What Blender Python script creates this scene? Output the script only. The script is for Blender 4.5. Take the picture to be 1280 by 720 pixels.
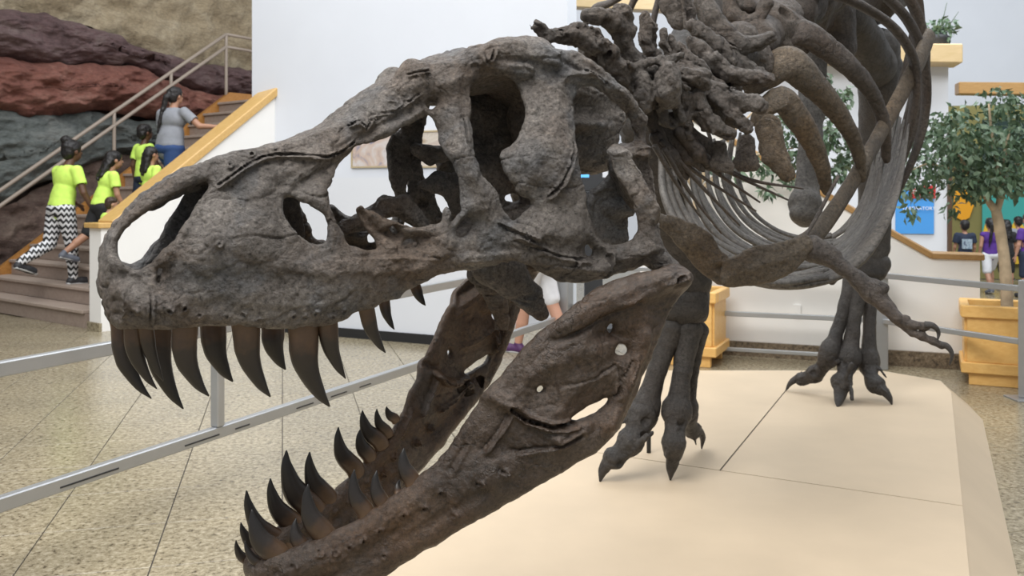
import bpy, math, random
import numpy as np
from mathutils import Vector

# ------------------------------------------------------------------ reset
for o in list(bpy.data.objects):
    bpy.data.objects.remove(o, do_unlink=True)
SC = bpy.context.scene
COL = SC.collection
rng = np.random.default_rng(7)
random.seed(7)

# ------------------------------------------------------------------ camera
KS = 0.875                                         # metres per layout unit: the layout below is scaled to the visitors' real size
F, H, HOR, CX = 1150.0, 1.6, 240.0, 640.0          # focal (px of 1280), eye height (layout units), horizon row, centre column
cam = bpy.data.cameras.new('camera')
cam.sensor_width = 36.0
cam.lens = 36.0 * F / 1280.0
cam.shift_y = -(360.0 - HOR) / 1280.0
cam.clip_start = 0.05
cam.clip_end = 200
camo = bpy.data.objects.new('camera', cam)
camo.location = (0, 0, H * KS)
cam.dof.use_dof = True
cam.dof.focus_distance = 2.1
cam.dof.aperture_fstop = 9.0
camo.rotation_euler = (math.radians(90), 0, 0)
COL.objects.link(camo)
SC.camera = camo

# ------------------------------------------------------------------ light
world = bpy.data.worlds.new('world')
SC.world = world
world.use_nodes = True
bg = world.node_tree.nodes['Background']
bg.inputs[0].default_value = (0.90, 0.95, 1.0, 1)
bg.inputs[1].default_value = 0.42

def area(name, loc, target, sx, sy, power, col=(1, 1, 1)):
    l = bpy.data.lights.new(name, 'AREA')
    l.shape = 'RECTANGLE'
    l.size, l.size_y = sx, sy
    l.energy = power
    l.color = col
    o = bpy.data.objects.new(name, l)
    o.location = loc
    o.rotation_euler = (Vector(target) - Vector(loc)).to_track_quat('-Z', 'Y').to_euler()
    COL.objects.link(o)
    return o
area('skylight_atrium', (-1.4, 0.2, 7.4), (0.0, 2.4, 0.6), 7, 5, 1030, (1.0, 0.985, 0.965))
area('skylight_hall', (-2.8, 8.0, 8.0), (-3.4, 9.6, 0), 8, 4, 330, (0.95, 0.975, 1.0))
area('fill_end', (5.5, 8.6, 8.0), (5.5, 12.5, 0.5), 9, 4, 800, (0.92, 0.96, 1.0))  # added fill lamp, brightens the far end wall and corridor side
SC.view_settings.view_transform = 'Standard'
SC.view_settings.look = 'None'
SC.view_settings.gamma = 1
SC.view_settings.exposure = 0.0
SC.view_settings.use_curve_mapping = False

# ------------------------------------------------------------------ pixel helpers
def P(px, py, d):
    return np.array([d * (px - CX) / F, d, H - d * (py - HOR) / F])
def G(px, py, z=0.0):
    """ground point seen at a pixel, on the level z"""
    d = (H - z) * F / (py - HOR)
    return np.array([d * (px - CX) / F, d, z])

# ------------------------------------------------------------------ object helpers
def tag(o, label=None, cat=None, group=None, kind=None):
    if label: o['label'] = label
    if cat: o['category'] = cat
    if group: o['group'] = group
    if kind: o['kind'] = kind
    return o
def empty(name, loc, label, cat, group=None):
    o = bpy.data.objects.new(name, None)
    o.location = [float(c) * KS for c in loc]
    o.empty_display_size = 0.1
    COL.objects.link(o)
    return tag(o, label, cat, group)
def wloc(o):
    v = Vector((0, 0, 0))
    while o is not None:
        v = v + o.location
        o = o.parent
    return np.array(v)
def mesh(name, V, Fc, mat, parent=None, smooth=True):
    """verts in world space; the object keeps the origin of its parent (or its own base)"""
    V = np.asarray(V, dtype=np.float64).reshape(-1, 3) * KS
    if parent is not None:
        off = wloc(parent)
    else:
        off = np.array([(V[:, 0].min() + V[:, 0].max()) / 2, (V[:, 1].min() + V[:, 1].max()) / 2, V[:, 2].min()])
    V = V - off
    me = bpy.data.meshes.new(name)
    if isinstance(Fc, np.ndarray):
        n = Fc.shape[1]
        me.vertices.add(len(V)); me.vertices.foreach_set('co', V.astype(np.float32).ravel())
        me.loops.add(Fc.size); me.loops.foreach_set('vertex_index', Fc.astype(np.int32).ravel())
        me.polygons.add(len(Fc)); me.polygons.foreach_set('loop_start', np.arange(0, Fc.size, n, dtype=np.int32))
        me.update(calc_edges=True); me.validate()
    else:
        me.from_pydata([tuple(v) for v in V], [], [tuple(f) for f in Fc])
        me.update()
    if smooth:
        me.polygons.foreach_set('use_smooth', np.ones(len(me.polygons), dtype=bool))
    me.materials.append(mat)
    o = bpy.data.objects.new(name, me)
    COL.objects.link(o)
    if parent is not None:
        o.parent = parent
    else:
        o.location = off
    return o
def struct(o):
    o['kind'] = 'structure'
    return o

BOXF = [(0, 3, 2, 1), (4, 5, 6, 7), (0, 1, 5, 4), (1, 2, 6, 5), (2, 3, 7, 6), (3, 0, 4, 7)]
class MB:
    def __init__(s): s.V = []; s.F = []
    def add(s, V, Fc):
        b = len(s.V)
        s.V += [tuple(map(float, v)) for v in V]
        s.F += [tuple(int(i) + b for i in f) for f in Fc]
        return s
    def box(s, c, ax, ay, az):
        """c centre; ax, ay, az half-extent vectors"""
        c, ax, ay, az = [np.asarray(v, float) for v in (c, ax, ay, az)]
        V = [c - ax - ay - az, c + ax - ay - az, c + ax + ay - az, c - ax + ay - az,
             c - ax - ay + az, c + ax - ay + az, c + ax + ay + az, c - ax + ay + az]
        return s.add(V, BOXF)
    def cbox(s, c, ax, ay, az, b=0.01):
        """box with chamfered edges: 24 verts"""
        c, ax, ay, az = [np.asarray(v, float) for v in (c, ax, ay, az)]
        L = [np.linalg.norm(v) for v in (ax, ay, az)]
        U = [v / l for v, l in zip((ax, ay, az), L)]
        b = min(b, min(L) * 0.45)
        V = []; idx = {}
        for sx in (-1, 1):
            for sy in (-1, 1):
                for sz in (-1, 1):
                    for k in range(3):
                        e = [L[i] - (b if i != k else 0) for i in range(3)]
                        idx[(sx, sy, sz, k)] = len(V)
                        V.append(c + U[0] * sx * e[0] + U[1] * sy * e[1] + U[2] * sz * e[2])
        Fc = []
        I = lambda a, bb, cc, k: idx[(a, bb, cc, k)]
        for sg in (-1, 1):
            q = [I(sg, -1, -1, 0), I(sg, 1, -1, 0), I(sg, 1, 1, 0), I(sg, -1, 1, 0)]; Fc.append(q if sg > 0 else q[::-1])
            q = [I(-1, sg, -1, 1), I(-1, sg, 1, 1), I(1, sg, 1, 1), I(1, sg, -1, 1)]; Fc.append(q if sg > 0 else q[::-1])
            q = [I(-1, -1, sg, 2), I(1, -1, sg, 2), I(1, 1, sg, 2), I(-1, 1, sg, 2)]; Fc.append(q if sg > 0 else q[::-1])
        for a in (-1, 1):
            for bb in (-1, 1):
                q = [I(a, bb, -1, 0), I(a, bb, 1, 0), I(a, bb, 1, 1), I(a, bb, -1, 1)]; Fc.append(q if a * bb < 0 else q[::-1])
                q = [I(a, -1, bb, 0), I(a, 1, bb, 0), I(a, 1, bb, 2), I(a, -1, bb, 2)]; Fc.append(q if a * bb > 0 else q[::-1])
                q = [I(-1, a, bb, 1), I(1, a, bb, 1), I(1, a, bb, 2), I(-1, a, bb, 2)]; Fc.append(q if a * bb < 0 else q[::-1])
        for a in (-1, 1):
            for bb in (-1, 1):
                for cc in (-1, 1):
                    q = [I(a, bb, cc, 0), I(a, bb, cc, 1), I(a, bb, cc, 2)]
                    Fc.append(q if a * bb * cc > 0 else q[::-1])
        return s.add(V, Fc)
    def prism(s, poly, off):
        """poly: list of 3-D points (planar), extruded by the vector off"""
        n = len(poly); off = np.asarray(off, float)
        V = [np.asarray(p, float) for p in poly] + [np.asarray(p, float) + off for p in poly]
        Fc = [tuple(range(n))[::-1], tuple(range(n, 2 * n))] + [(i, (i + 1) % n, n + (i + 1) % n, n + i) for i in range(n)]
        return s.add(V, Fc)
    def build(s, name, mat, parent=None, smooth=False):
        return mesh(name, s.V, s.F, mat, parent, smooth)

def catmull(pts, n):
    pts = np.asarray(pts, float)
    if len(pts) == 2:
        t = np.linspace(0, 1, n)[:, None]
        return pts[0] * (1 - t) + pts[1] * t
    p = np.vstack([2 * pts[0] - pts[1], pts, 2 * pts[-1] - pts[-2]])
    seg = len(pts) - 1
    out = []
    for q in np.linspace(0, seg, n):
        i = min(int(q), seg - 1); t = q - i
        a, b, c, d = p[i], p[i + 1], p[i + 2], p[i + 3]
        out.append(0.5 * ((2 * b) + (-a + c) * t + (2 * a - 5 * b + 4 * c - d) * t * t + (-a + 3 * b - 3 * c + d) * t ** 3))
    return np.array(out)

def sweep(pts, rw, rt, hint=None, n=24, m=10, rough=0.0, seed=0):
    """tube along pts; rw, rt half width and half thickness per control point; hint: direction of the thickness"""
    k = len(pts)
    C = catmull(pts, n)
    ts = np.linspace(0, k - 1, n)
    rw = np.interp(ts, np.arange(k), np.broadcast_to(rw, k)); rt = np.interp(ts, np.arange(k), np.broadcast_to(rt, k))
    T = np.gradient(C, axis=0); T /= np.linalg.norm(T, axis=1)[:, None] + 1e-9
    if hint is None: hint = np.array([0.31, -0.2, 0.93])
    hint = np.asarray(hint, float)
    Hn = np.broadcast_to(hint, (n, 3)) if hint.ndim == 1 else np.array([[np.interp(t, np.arange(k), hint[:, c]) for c in range(3)] for t in ts])
    N = Hn - T * np.sum(Hn * T, axis=1)[:, None]; N /= np.linalg.norm(N, axis=1)[:, None] + 1e-9
    B = np.cross(T, N)
    ang = np.linspace(0, 2 * np.pi, m, endpoint=False)
    V = C[:, None, :] + np.cos(ang)[None, :, None] * (B * rw[:, None])[:, None, :] + np.sin(ang)[None, :, None] * (N * rt[:, None])[:, None, :]
    V = V.reshape(-1, 3)
    if rough > 0:
        V = V + (V - np.repeat(C, m, axis=0)) * (fbm(V * 18 + seed, 3, seed)[:, None] * rough)
    Fc = []
    for i in range(n - 1):
        for j in range(m):
            a, b = i * m + j, i * m + (j + 1) % m
            Fc.append((a, b, b + m, a + m))
    V = np.vstack([V, C[0] - T[0] * min(rw[0], rt[0]) * 0.5, C[-1] + T[-1] * min(rw[-1], rt[-1]) * 0.5])
    e0, e1 = n * m, n * m + 1
    for j in range(m):
        Fc.append((e0, (j + 1) % m, j)); Fc.append((e1, (n - 1) * m + j, (n - 1) * m + (j + 1) % m))
    return V, Fc

# ------------------------------------------------------------------ noise
_tab = np.random.default_rng(3).random(8192).astype(np.float32) * 2 - 1
def vnoise(Pn, seed=0):
    Pn = np.asarray(Pn, float)
    i = np.floor(Pn).astype(np.int64); f = (Pn - i); f = f * f * (3 - 2 * f)
    r = 0
    for dx in (0, 1):
        wx = f[:, 0] if dx else 1 - f[:, 0]
        for dy in (0, 1):
            wy = f[:, 1] if dy else 1 - f[:, 1]
            for dz in (0, 1):
                wz = f[:, 2] if dz else 1 - f[:, 2]
                h = ((i[:, 0] + dx) * 73856093 ^ (i[:, 1] + dy) * 19349663 ^ (i[:, 2] + dz) * 83492791 ^ (seed * 2654435)) & 8191
                r = r + _tab[h] * wx * wy * wz
    return r
def fbm(Pn, octv=4, seed=0):
    a, s, r = 1.0, 0.0, 0
    for o in range(octv):
        r = r + a * vnoise(np.asarray(Pn) * (2.03 ** o) + 11.3 * o, seed + o); s += a; a *= 0.5
    return r / s

# ------------------------------------------------------------------ implicit volumes
class Vol:
    def __init__(s, lo, hi, h):
        s.lo = np.asarray(lo, float); s.h = float(h)
        s.n = np.maximum(np.ceil((np.asarray(hi, float) - s.lo) / h).astype(int) + 1, 3)
        s.F = np.full(s.n, 0.5, dtype=np.float32)
    def ax(s, k): return (s.lo[k] + s.h * np.arange(s.n[k])).astype(np.float32)
    def sl(s, lo, hi, pad):
        a = np.clip(np.floor((np.asarray(lo) - pad - s.lo) / s.h).astype(int), 0, s.n)
        b = np.clip(np.ceil((np.asarray(hi) + pad - s.lo) / s.h).astype(int) + 1, 0, s.n)
        if np.any(b - a < 1): return None, None
        S = tuple(slice(x, y) for x, y in zip(a, b))
        X = [s.ax(k)[S[k]] for k in range(3)]
        return S, (X[0][:, None, None], X[1][None, :, None], X[2][None, None, :])
    def merge(s, S, d, k, cut=False):
        A = s.F[S]
        if cut:
            if k <= 0: s.F[S] = np.maximum(A, -d); return
            h = np.clip(0.5 - 0.5 * (A + d) / k, 0, 1)
            s.F[S] = A * (1 - h) - d * h + k * h * (1 - h)
        else:
            if k <= 0: s.F[S] = np.minimum(A, d); return
            h = np.clip(0.5 + 0.5 * (d - A) / k, 0, 1)
            s.F[S] = d * (1 - h) + A * h - k * h * (1 - h)
    def cap(s, a, b, ra, rb, k=0.02, flat=None, cut=False):
        a = np.asarray(a, float); b = np.asarray(b, float)
        R = max(ra, rb)
        S, X = s.sl(np.minimum(a, b) - R, np.maximum(a, b) + R, 2 * k + 3 * s.h)
        if S is None: return
        ba = b - a; L2 = float(ba @ ba) + 1e-12
        q = [X[i] - np.float32(a[i]) for i in range(3)]
        t = np.clip((q[0] * ba[0] + q[1] * ba[1] + q[2] * ba[2]) / L2, 0, 1).astype(np.float32)
        v = [q[i] - t * np.float32(ba[i]) for i in range(3)]
        if flat is not None:
            nv, ratio = flat
            nv = np.asarray(nv, float); nv = nv / np.linalg.norm(nv)
            c = v[0] * nv[0] + v[1] * nv[1] + v[2] * nv[2]
            g = (1.0 / ratio - 1.0)
            v = [v[i] + c * np.float32(nv[i] * g) for i in range(3)]
            d = (np.sqrt(v[0] ** 2 + v[1] ** 2 + v[2] ** 2) - (ra + (rb - ra) * t)) * min(1.0, ratio * 1.4)
        else:
            d = np.sqrt(v[0] ** 2 + v[1] ** 2 + v[2] ** 2) - (ra + (rb - ra) * t)
        s.merge(S, d.astype(np.float32), k, cut)
    def ell(s, c, r, k=0.02, R=None, cut=False):
        c = np.asarray(c, float); r = np.asarray(r, float)
        m = r if R is None else np.full(3, r.max())
        S, X = s.sl(c - m, c + m, 2 * k + 3 * s.h)
        if S is None: return
        q = [X[i] - np.float32(c[i]) for i in range(3)]
        if R is not None:
            R = np.asarray(R, float)
            q = [q[0] * R[0, i] + q[1] * R[1, i] + q[2] * R[2, i] for i in range(3)]
        k0 = np.sqrt((q[0] / r[0]) ** 2 + (q[1] / r[1]) ** 2 + (q[2] / r[2]) ** 2)
        k1 = np.sqrt((q[0] / r[0] ** 2) ** 2 + (q[1] / r[1] ** 2) ** 2 + (q[2] / r[2] ** 2) ** 2) + 1e-6
        s.merge(S, (k0 * (k0 - 1) / k1).astype(np.float32), k, cut)
    def surf(s):
        A = s.F.copy()
        A[0] = A[-1] = 0.5; A[:, 0] = A[:, -1] = 0.5; A[:, :, 0] = A[:, :, -1] = 0.5
        ins = A < 0
        nx, ny, nz = A.shape
        cnt = np.zeros((nx - 1, ny - 1, nz - 1), np.uint8)
        for dx in (0, 1):
            for dy in (0, 1):
                for dz in (0, 1):
                    cnt += ins[dx:nx - 1 + dx, dy:ny - 1 + dy, dz:nz - 1 + dz]
        act = (cnt > 0) & (cnt < 8)
        I = np.argwhere(act)
        idx = np.full(act.shape, -1, np.int64); idx[act] = np.arange(len(I))
        cor = [(a, b, c) for a in (0, 1) for b in (0, 1) for c in (0, 1)]
        val = np.stack([A[I[:, 0] + a, I[:, 1] + b, I[:, 2] + c] for a, b, c in cor], 1)
        acc = np.zeros((len(I), 3)); num = np.zeros(len(I))
        for p in range(8):
            for q in range(p + 1, 8):
                df = np.abs(np.array(cor[p]) - np.array(cor[q]))
                if df.sum() != 1: continue
                m = (val[:, p] < 0) != (val[:, q] < 0)
                t = val[m, p] / (val[m, p] - val[m, q])
                acc[m] += np.array(cor[p]) + t[:, None] * (np.array(cor[q]) - np.array(cor[p]))
                num[m] += 1
        V = s.lo + s.h * (I + acc / np.maximum(num, 1)[:, None])
        Q = []
        for axn in range(3):
            a, b = [(1, 2), (2, 0), (0, 1)][axn]
            sh = [slice(None)] * 3
            s0 = [slice(1, -1)] * 3; s1 = [slice(1, -1)] * 3
            s0[axn] = slice(0, -1); s1[axn] = slice(1, None)
            i0 = ins[tuple(s0)]; i1 = ins[tuple(s1)]
            base = np.array([1, 1, 1]); base[axn] = 0
            for sgn in (0, 1):
                E = np.argwhere((i0 & ~i1) if sgn == 0 else (~i0 & i1)) + base
                if len(E) == 0: continue
                def cell(da, db):
                    c = E.copy(); c[:, a] += da; c[:, b] += db
                    return idx[c[:, 0], c[:, 1], c[:, 2]]
                q = np.stack([cell(-1, -1), cell(0, -1), cell(0, 0), cell(-1, 0)], 1)
                Q.append(q if sgn == 0 else q[:, ::-1])
        return V, np.concatenate(Q).astype(np.int32)

def vnormals(V, Q):
    n = np.cross(V[Q[:, 2]] - V[Q[:, 0]], V[Q[:, 3]] - V[Q[:, 1]])
    N = np.zeros_like(V)
    for k in range(Q.shape[1]):
        for c in range(3):
            N[:, c] += np.bincount(Q[:, k], weights=n[:, c], minlength=len(V))
    return N / (np.linalg.norm(N, axis=1)[:, None] + 1e-12)
def roughen(V, Q, amp, freq, octv=4, seed=0, ridged=0.0, crack=0.0, stretch=(1, 1, 1), cw=0.035):
    N = vnormals(V, Q)
    d = fbm(V * freq, octv, seed)
    if crack:
        g = fbm(V * np.array(stretch) * freq * 0.28 + 3.7, 3, seed + 40); msk = np.clip(fbm(V * freq * 0.16, 2, seed + 50) * 3 + 0.35, 0, 1)
        d = d - crack * np.exp(-(g / cw) ** 2) * msk
        g2 = fbm(V * np.array(stretch) * freq * 0.5 + 9.1, 3, seed + 60)
        d = d - 0.55 * crack * np.exp(-(g2 / (cw * 1.2)) ** 2) * (1 - msk * .6)
    if ridged: d = d - ridged * np.abs(fbm(V * freq * 0.6 + 5, 3, seed + 9))
    return V + N * (d * amp)[:, None]

# ------------------------------------------------------------------ materials
def new_mat(name):
    m = bpy.data.materials.new(name); m.use_nodes = True
    return m, m.node_tree.nodes, m.node_tree.links, m.node_tree.nodes['Principled BSDF']
def simple(name, col, rough=0.5, metal=0.0, noise=0.0, scale=20, bump=0.0, spec=0.5):
    m, N, L, b = new_mat(name)
    b.inputs['Roughness'].default_value = rough; b.inputs['Metallic'].default_value = metal
    b.inputs['Specular IOR Level'].default_value = spec
    b.inputs['Base Color'].default_value = (*col, 1)
    if noise or bump:
        tc = N.new('ShaderNodeTexCoord'); nz = N.new('ShaderNodeTexNoise')
        nz.inputs['Scale'].default_value = scale; nz.inputs['Detail'].default_value = 5
        L.new(tc.outputs['Object'], nz.inputs['Vector'])
        if noise:
            r = N.new('ShaderNodeValToRGB')
            r.color_ramp.elements[0].position = 0.3; r.color_ramp.elements[1].position = 0.7
            r.color_ramp.elements[0].color = (*[c * (1 - noise) for c in col], 1)
            r.color_ramp.elements[1].color = (*[min(1, c * (1 + noise)) for c in col], 1)
            L.new(nz.outputs['Fac'], r.inputs['Fac']); L.new(r.outputs['Color'], b.inputs['Base Color'])
        if bump:
            bp = N.new('ShaderNodeBump'); bp.inputs['Strength'].default_value = bump; bp.inputs['Distance'].default_value = 0.01
            L.new(nz.outputs['Fac'], bp.inputs['Height']); L.new(bp.outputs['Normal'], b.inputs['Normal'])
    return m
def ramp(N, stops):
    r = N.new('ShaderNodeValToRGB'); e = r.color_ramp.elements
    e[0].position, e[0].color = stops[0][0], (*stops[0][1], 1)
    e[1].position, e[1].color = stops[-1][0], (*stops[-1][1], 1)
    for p, c in stops[1:-1]:
        x = e.new(p); x.color = (*c, 1)
    return r
def noise_node(N, L, tc, scale, detail=6, rough=0.6, dist=0.0, vec=None):
    n = N.new('ShaderNodeTexNoise')
    n.inputs['Scale'].default_value = scale; n.inputs['Detail'].default_value = detail
    n.inputs['Roughness'].default_value = rough; n.inputs['Distortion'].default_value = dist
    L.new(vec if vec is not None else tc.outputs['Object'], n.inputs['Vector'])
    return n
def mixc(N, L, fac, a, b, mode='MIX'):
    m = N.new('ShaderNodeMix'); m.data_type = 'RGBA'; m.blend_type = mode
    for s, v in ((m.inputs[0], fac), (m.inputs[6], a), (m.inputs[7], b)):
        if isinstance(v, (int, float)): s.default_value = v
        elif isinstance(v, tuple): s.default_value = (*v, 1)
        else: L.new(v, s)
    return m.outputs[2]
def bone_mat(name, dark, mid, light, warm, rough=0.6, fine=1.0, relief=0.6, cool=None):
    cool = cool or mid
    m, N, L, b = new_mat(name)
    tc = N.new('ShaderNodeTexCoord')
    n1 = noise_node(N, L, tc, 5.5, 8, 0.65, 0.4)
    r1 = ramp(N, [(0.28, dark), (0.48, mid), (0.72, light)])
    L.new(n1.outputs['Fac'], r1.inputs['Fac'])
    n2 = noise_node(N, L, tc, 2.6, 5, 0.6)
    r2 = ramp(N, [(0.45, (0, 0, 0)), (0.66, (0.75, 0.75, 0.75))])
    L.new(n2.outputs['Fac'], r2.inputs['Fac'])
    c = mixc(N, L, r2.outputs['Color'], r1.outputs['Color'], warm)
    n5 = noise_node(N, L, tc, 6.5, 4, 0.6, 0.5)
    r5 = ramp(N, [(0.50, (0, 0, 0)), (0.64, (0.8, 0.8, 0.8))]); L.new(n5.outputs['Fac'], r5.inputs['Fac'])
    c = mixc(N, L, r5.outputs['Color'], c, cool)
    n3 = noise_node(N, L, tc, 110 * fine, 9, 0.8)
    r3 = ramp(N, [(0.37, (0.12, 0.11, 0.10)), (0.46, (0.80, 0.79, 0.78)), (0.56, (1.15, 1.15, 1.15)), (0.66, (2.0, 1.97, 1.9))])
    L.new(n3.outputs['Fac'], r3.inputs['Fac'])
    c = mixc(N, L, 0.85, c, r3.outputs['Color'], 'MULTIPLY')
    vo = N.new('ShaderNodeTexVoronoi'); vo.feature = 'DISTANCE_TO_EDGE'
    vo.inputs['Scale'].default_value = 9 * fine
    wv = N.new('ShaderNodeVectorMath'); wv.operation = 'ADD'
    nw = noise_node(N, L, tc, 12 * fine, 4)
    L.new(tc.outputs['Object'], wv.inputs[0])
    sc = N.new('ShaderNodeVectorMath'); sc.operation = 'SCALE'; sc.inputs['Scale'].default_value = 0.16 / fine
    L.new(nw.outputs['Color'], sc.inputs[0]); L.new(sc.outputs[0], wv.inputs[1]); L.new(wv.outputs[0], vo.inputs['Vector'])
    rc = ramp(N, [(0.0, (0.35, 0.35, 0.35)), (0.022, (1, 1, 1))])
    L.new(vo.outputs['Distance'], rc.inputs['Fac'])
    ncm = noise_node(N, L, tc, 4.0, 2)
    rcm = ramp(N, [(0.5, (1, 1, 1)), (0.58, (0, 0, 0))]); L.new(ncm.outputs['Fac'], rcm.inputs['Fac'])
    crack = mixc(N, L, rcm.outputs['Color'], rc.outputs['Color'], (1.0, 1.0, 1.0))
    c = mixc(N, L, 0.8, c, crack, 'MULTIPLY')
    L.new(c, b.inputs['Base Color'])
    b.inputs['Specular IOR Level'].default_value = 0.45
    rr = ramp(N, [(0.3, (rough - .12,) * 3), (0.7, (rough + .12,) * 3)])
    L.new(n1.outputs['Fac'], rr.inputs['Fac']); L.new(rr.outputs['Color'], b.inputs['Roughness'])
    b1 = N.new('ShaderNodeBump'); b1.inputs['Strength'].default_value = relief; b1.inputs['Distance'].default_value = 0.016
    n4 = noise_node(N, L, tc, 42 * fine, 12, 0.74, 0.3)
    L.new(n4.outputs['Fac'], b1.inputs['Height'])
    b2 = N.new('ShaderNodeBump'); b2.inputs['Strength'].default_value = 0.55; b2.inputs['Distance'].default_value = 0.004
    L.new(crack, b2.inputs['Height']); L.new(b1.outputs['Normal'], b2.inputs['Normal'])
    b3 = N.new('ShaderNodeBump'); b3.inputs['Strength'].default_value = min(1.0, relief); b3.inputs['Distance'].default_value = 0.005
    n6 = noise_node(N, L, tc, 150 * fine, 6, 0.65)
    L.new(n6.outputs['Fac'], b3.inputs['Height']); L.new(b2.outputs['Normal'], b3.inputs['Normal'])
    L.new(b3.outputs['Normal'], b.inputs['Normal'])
    return m

M = {}
M['skull'] = bone_mat('skull_bone', (.070, .059, .050), (.165, .144, .127), (.285, .258, .232), (.138, .086, .050), 0.47, 1.0, 1.0, (.135, .137, .142))
M['jaw'] = bone_mat('jaw_bone', (.026, .019, .014), (.058, .040, .029), (.105, .079, .060), (.098, .050, .022), 0.33, 1.0, 0.45, (.072, .056, .045))
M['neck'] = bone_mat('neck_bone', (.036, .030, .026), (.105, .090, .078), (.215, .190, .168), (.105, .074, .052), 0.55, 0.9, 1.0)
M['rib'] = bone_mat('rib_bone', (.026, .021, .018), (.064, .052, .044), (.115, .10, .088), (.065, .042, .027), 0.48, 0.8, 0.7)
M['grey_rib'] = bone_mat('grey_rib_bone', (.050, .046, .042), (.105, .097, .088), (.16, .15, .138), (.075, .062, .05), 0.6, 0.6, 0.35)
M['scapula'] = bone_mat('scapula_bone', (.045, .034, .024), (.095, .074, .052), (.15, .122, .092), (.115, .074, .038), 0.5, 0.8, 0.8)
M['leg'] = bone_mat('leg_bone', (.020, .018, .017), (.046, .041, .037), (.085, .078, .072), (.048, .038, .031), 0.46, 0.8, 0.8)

def tooth_mat():
    m, N, L, b = new_mat('tooth_enamel')
    tc = N.new('ShaderNodeTexCoord')
    uv = N.new('ShaderNodeAttribute'); uv.attribute_name = 'along'
    nz = noise_node(N, L, tc, 30, 6, 0.6)
    ad = N.new('ShaderNodeMath'); ad.operation = 'MULTIPLY_ADD'; ad.inputs[1].default_value = 0.35
    L.new(nz.outputs['Fac'], ad.inputs[0]); L.new(uv.outputs['Fac'], ad.inputs[2])
    r = ramp(N, [(0.34, (.120, .070, .038)), (0.50, (.070, .042, .026)), (0.62, (.030, .023, .019)), (1.0, (.018, .016, .015))])
    L.new(ad.outputs[0], r.inputs['Fac'])
    L.new(r.outputs['Color'], b.inputs['Base Color'])
    b.inputs['Roughness'].default_value = 0.36
    bp = N.new('ShaderNodeBump'); bp.inputs['Strength'].default_value = 0.3; bp.inputs['Distance'].default_value = 0.003
    n2 = noise_node(N, L, tc, 60, 6, 0.6); L.new(n2.outputs['Fac'], bp.inputs['Height']); L.new(bp.outputs['Normal'], b.inputs['Normal'])
    return m
M['tooth'] = tooth_mat()

def granite(name, cols, gloss, scale=1.0):
    m, N, L, b = new_mat(name)
    tc = N.new('ShaderNodeTexCoord')
    geo = N.new('ShaderNodeNewGeometry')
    pos = geo.outputs['Position']
    n1 = noise_node(N, L, tc, 38 * scale, 9, 0.75, 0.3, vec=pos)
    r1 = ramp(N, [(0.36, cols[0]), (0.45, cols[1]), (0.55, cols[2]), (0.66, cols[3])])
    L.new(n1.outputs['Fac'], r1.inputs['Fac'])
    n2 = noise_node(N, L, tc, 2.2, 3, 0.5, vec=pos)
    r2 = ramp(N, [(0.3, (.86, .86, .86)), (0.7, (1.1, 1.09, 1.06))]); L.new(n2.outputs['Fac'], r2.inputs['Fac'])
    c = mixc(N, L, 0.8, r1.outputs['Color'], r2.outputs['Color'], 'MULTIPLY')
    L.new(c, b.inputs['Base Color'])
    b.inputs['Roughness'].default_value = gloss
    return m
M['granite'] = granite('granite_floor', [(.055, .042, .028), (.245, .205, .135), (.34, .295, .205), (.47, .42, .32)], 0.24)
M['granite_base'] = granite('granite_base', [(.03, .024, .018), (.12, .09, .06), (.20, .155, .105), (.30, .25, .19)], 0.35)
M['grout'] = simple('grout', (.10, .09, .085), 0.9)
M['platform'] = simple('platform_paint', (.575, .46, .325), 0.55, noise=0.05, scale=3.0)
M['joint'] = simple('platform_joint', (.10, .08, .06), 0.9)
M['white'] = simple('white_wall_paint', (.70, .725, .775), 0.85, noise=0.015, scale=2)
M['cream'] = simple('cream_wall_paint', (.87, .855, .825), 0.8, noise=0.02, scale=2)
M['black'] = simple('black_rubber', (.015, .015, .016), 0.5)
M['metal'] = simple('brushed_aluminium', (.40, .41, .42), 0.40, 0.6, noise=0.04, scale=8)
M['slot'] = simple('slot_shadow', (.03, .03, .03), 0.7)
M['taupe_metal'] = simple('taupe_handrail_paint', (.33, .27, .22), 0.45)
def wood(name, a, bcol, sc=6.0, rough=0.4, axis=(1.0, 14.0, 14.0)):
    m, N, L, b = new_mat(name)
    tc = N.new('ShaderNodeTexCoord'); mp = N.new('ShaderNodeMapping'); mp.inputs['Scale'].default_value = axis
    L.new(tc.outputs['Object'], mp.inputs['Vector'])
    n = noise_node(N, L, tc, sc, 6, 0.6, 0.5, vec=mp.outputs['Vector'])
    r = ramp(N, [(0.3, a), (0.7, bcol)]); L.new(n.outputs['Fac'], r.inputs['Fac'])
    L.new(r.outputs['Color'], b.inputs['Base Color']); b.inputs['Roughness'].default_value = rough
    return m
M['oak'] = wood('honey_oak', (.78, .44, .13), (.88, .55, .19), 3.0)
M['oak_cap'] = wood('oak_cap', (.58, .35, .11), (.68, .44, .17), 3.0)
M['brown_cap'] = wood('brown_cap', (.36, .20, .07), (.46, .27, .10), 3.0)
M['tan_beam'] = wood('tan_beam', (.62, .46, .24), (.70, .53, .30), 2.0)
M['orange_wood'] = wood('orange_stringer', (.34, .15, .035), (.44, .21, .06), 3.0)
M['tread'] = wood('stair_tread', (.36, .285, .235), (.44, .355, .30), 2.0, 0.6)
M['riser'] = wood('stair_riser', (.30, .23, .19), (.37, .295, .245), 2.0, 0.6)

# ------------------------------------------------------------------ the setting: floor and platform
YAW = math.radians(24.5)
D1 = np.array([math.sin(YAW), math.cos(YAW), 0.0])          # away from the camera, along the platform
D2 = np.array([math.cos(YAW), -math.sin(YAW), 0.0])         # to the right, across the platform
Z3 = np.array([0, 0, 1.0])

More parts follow.
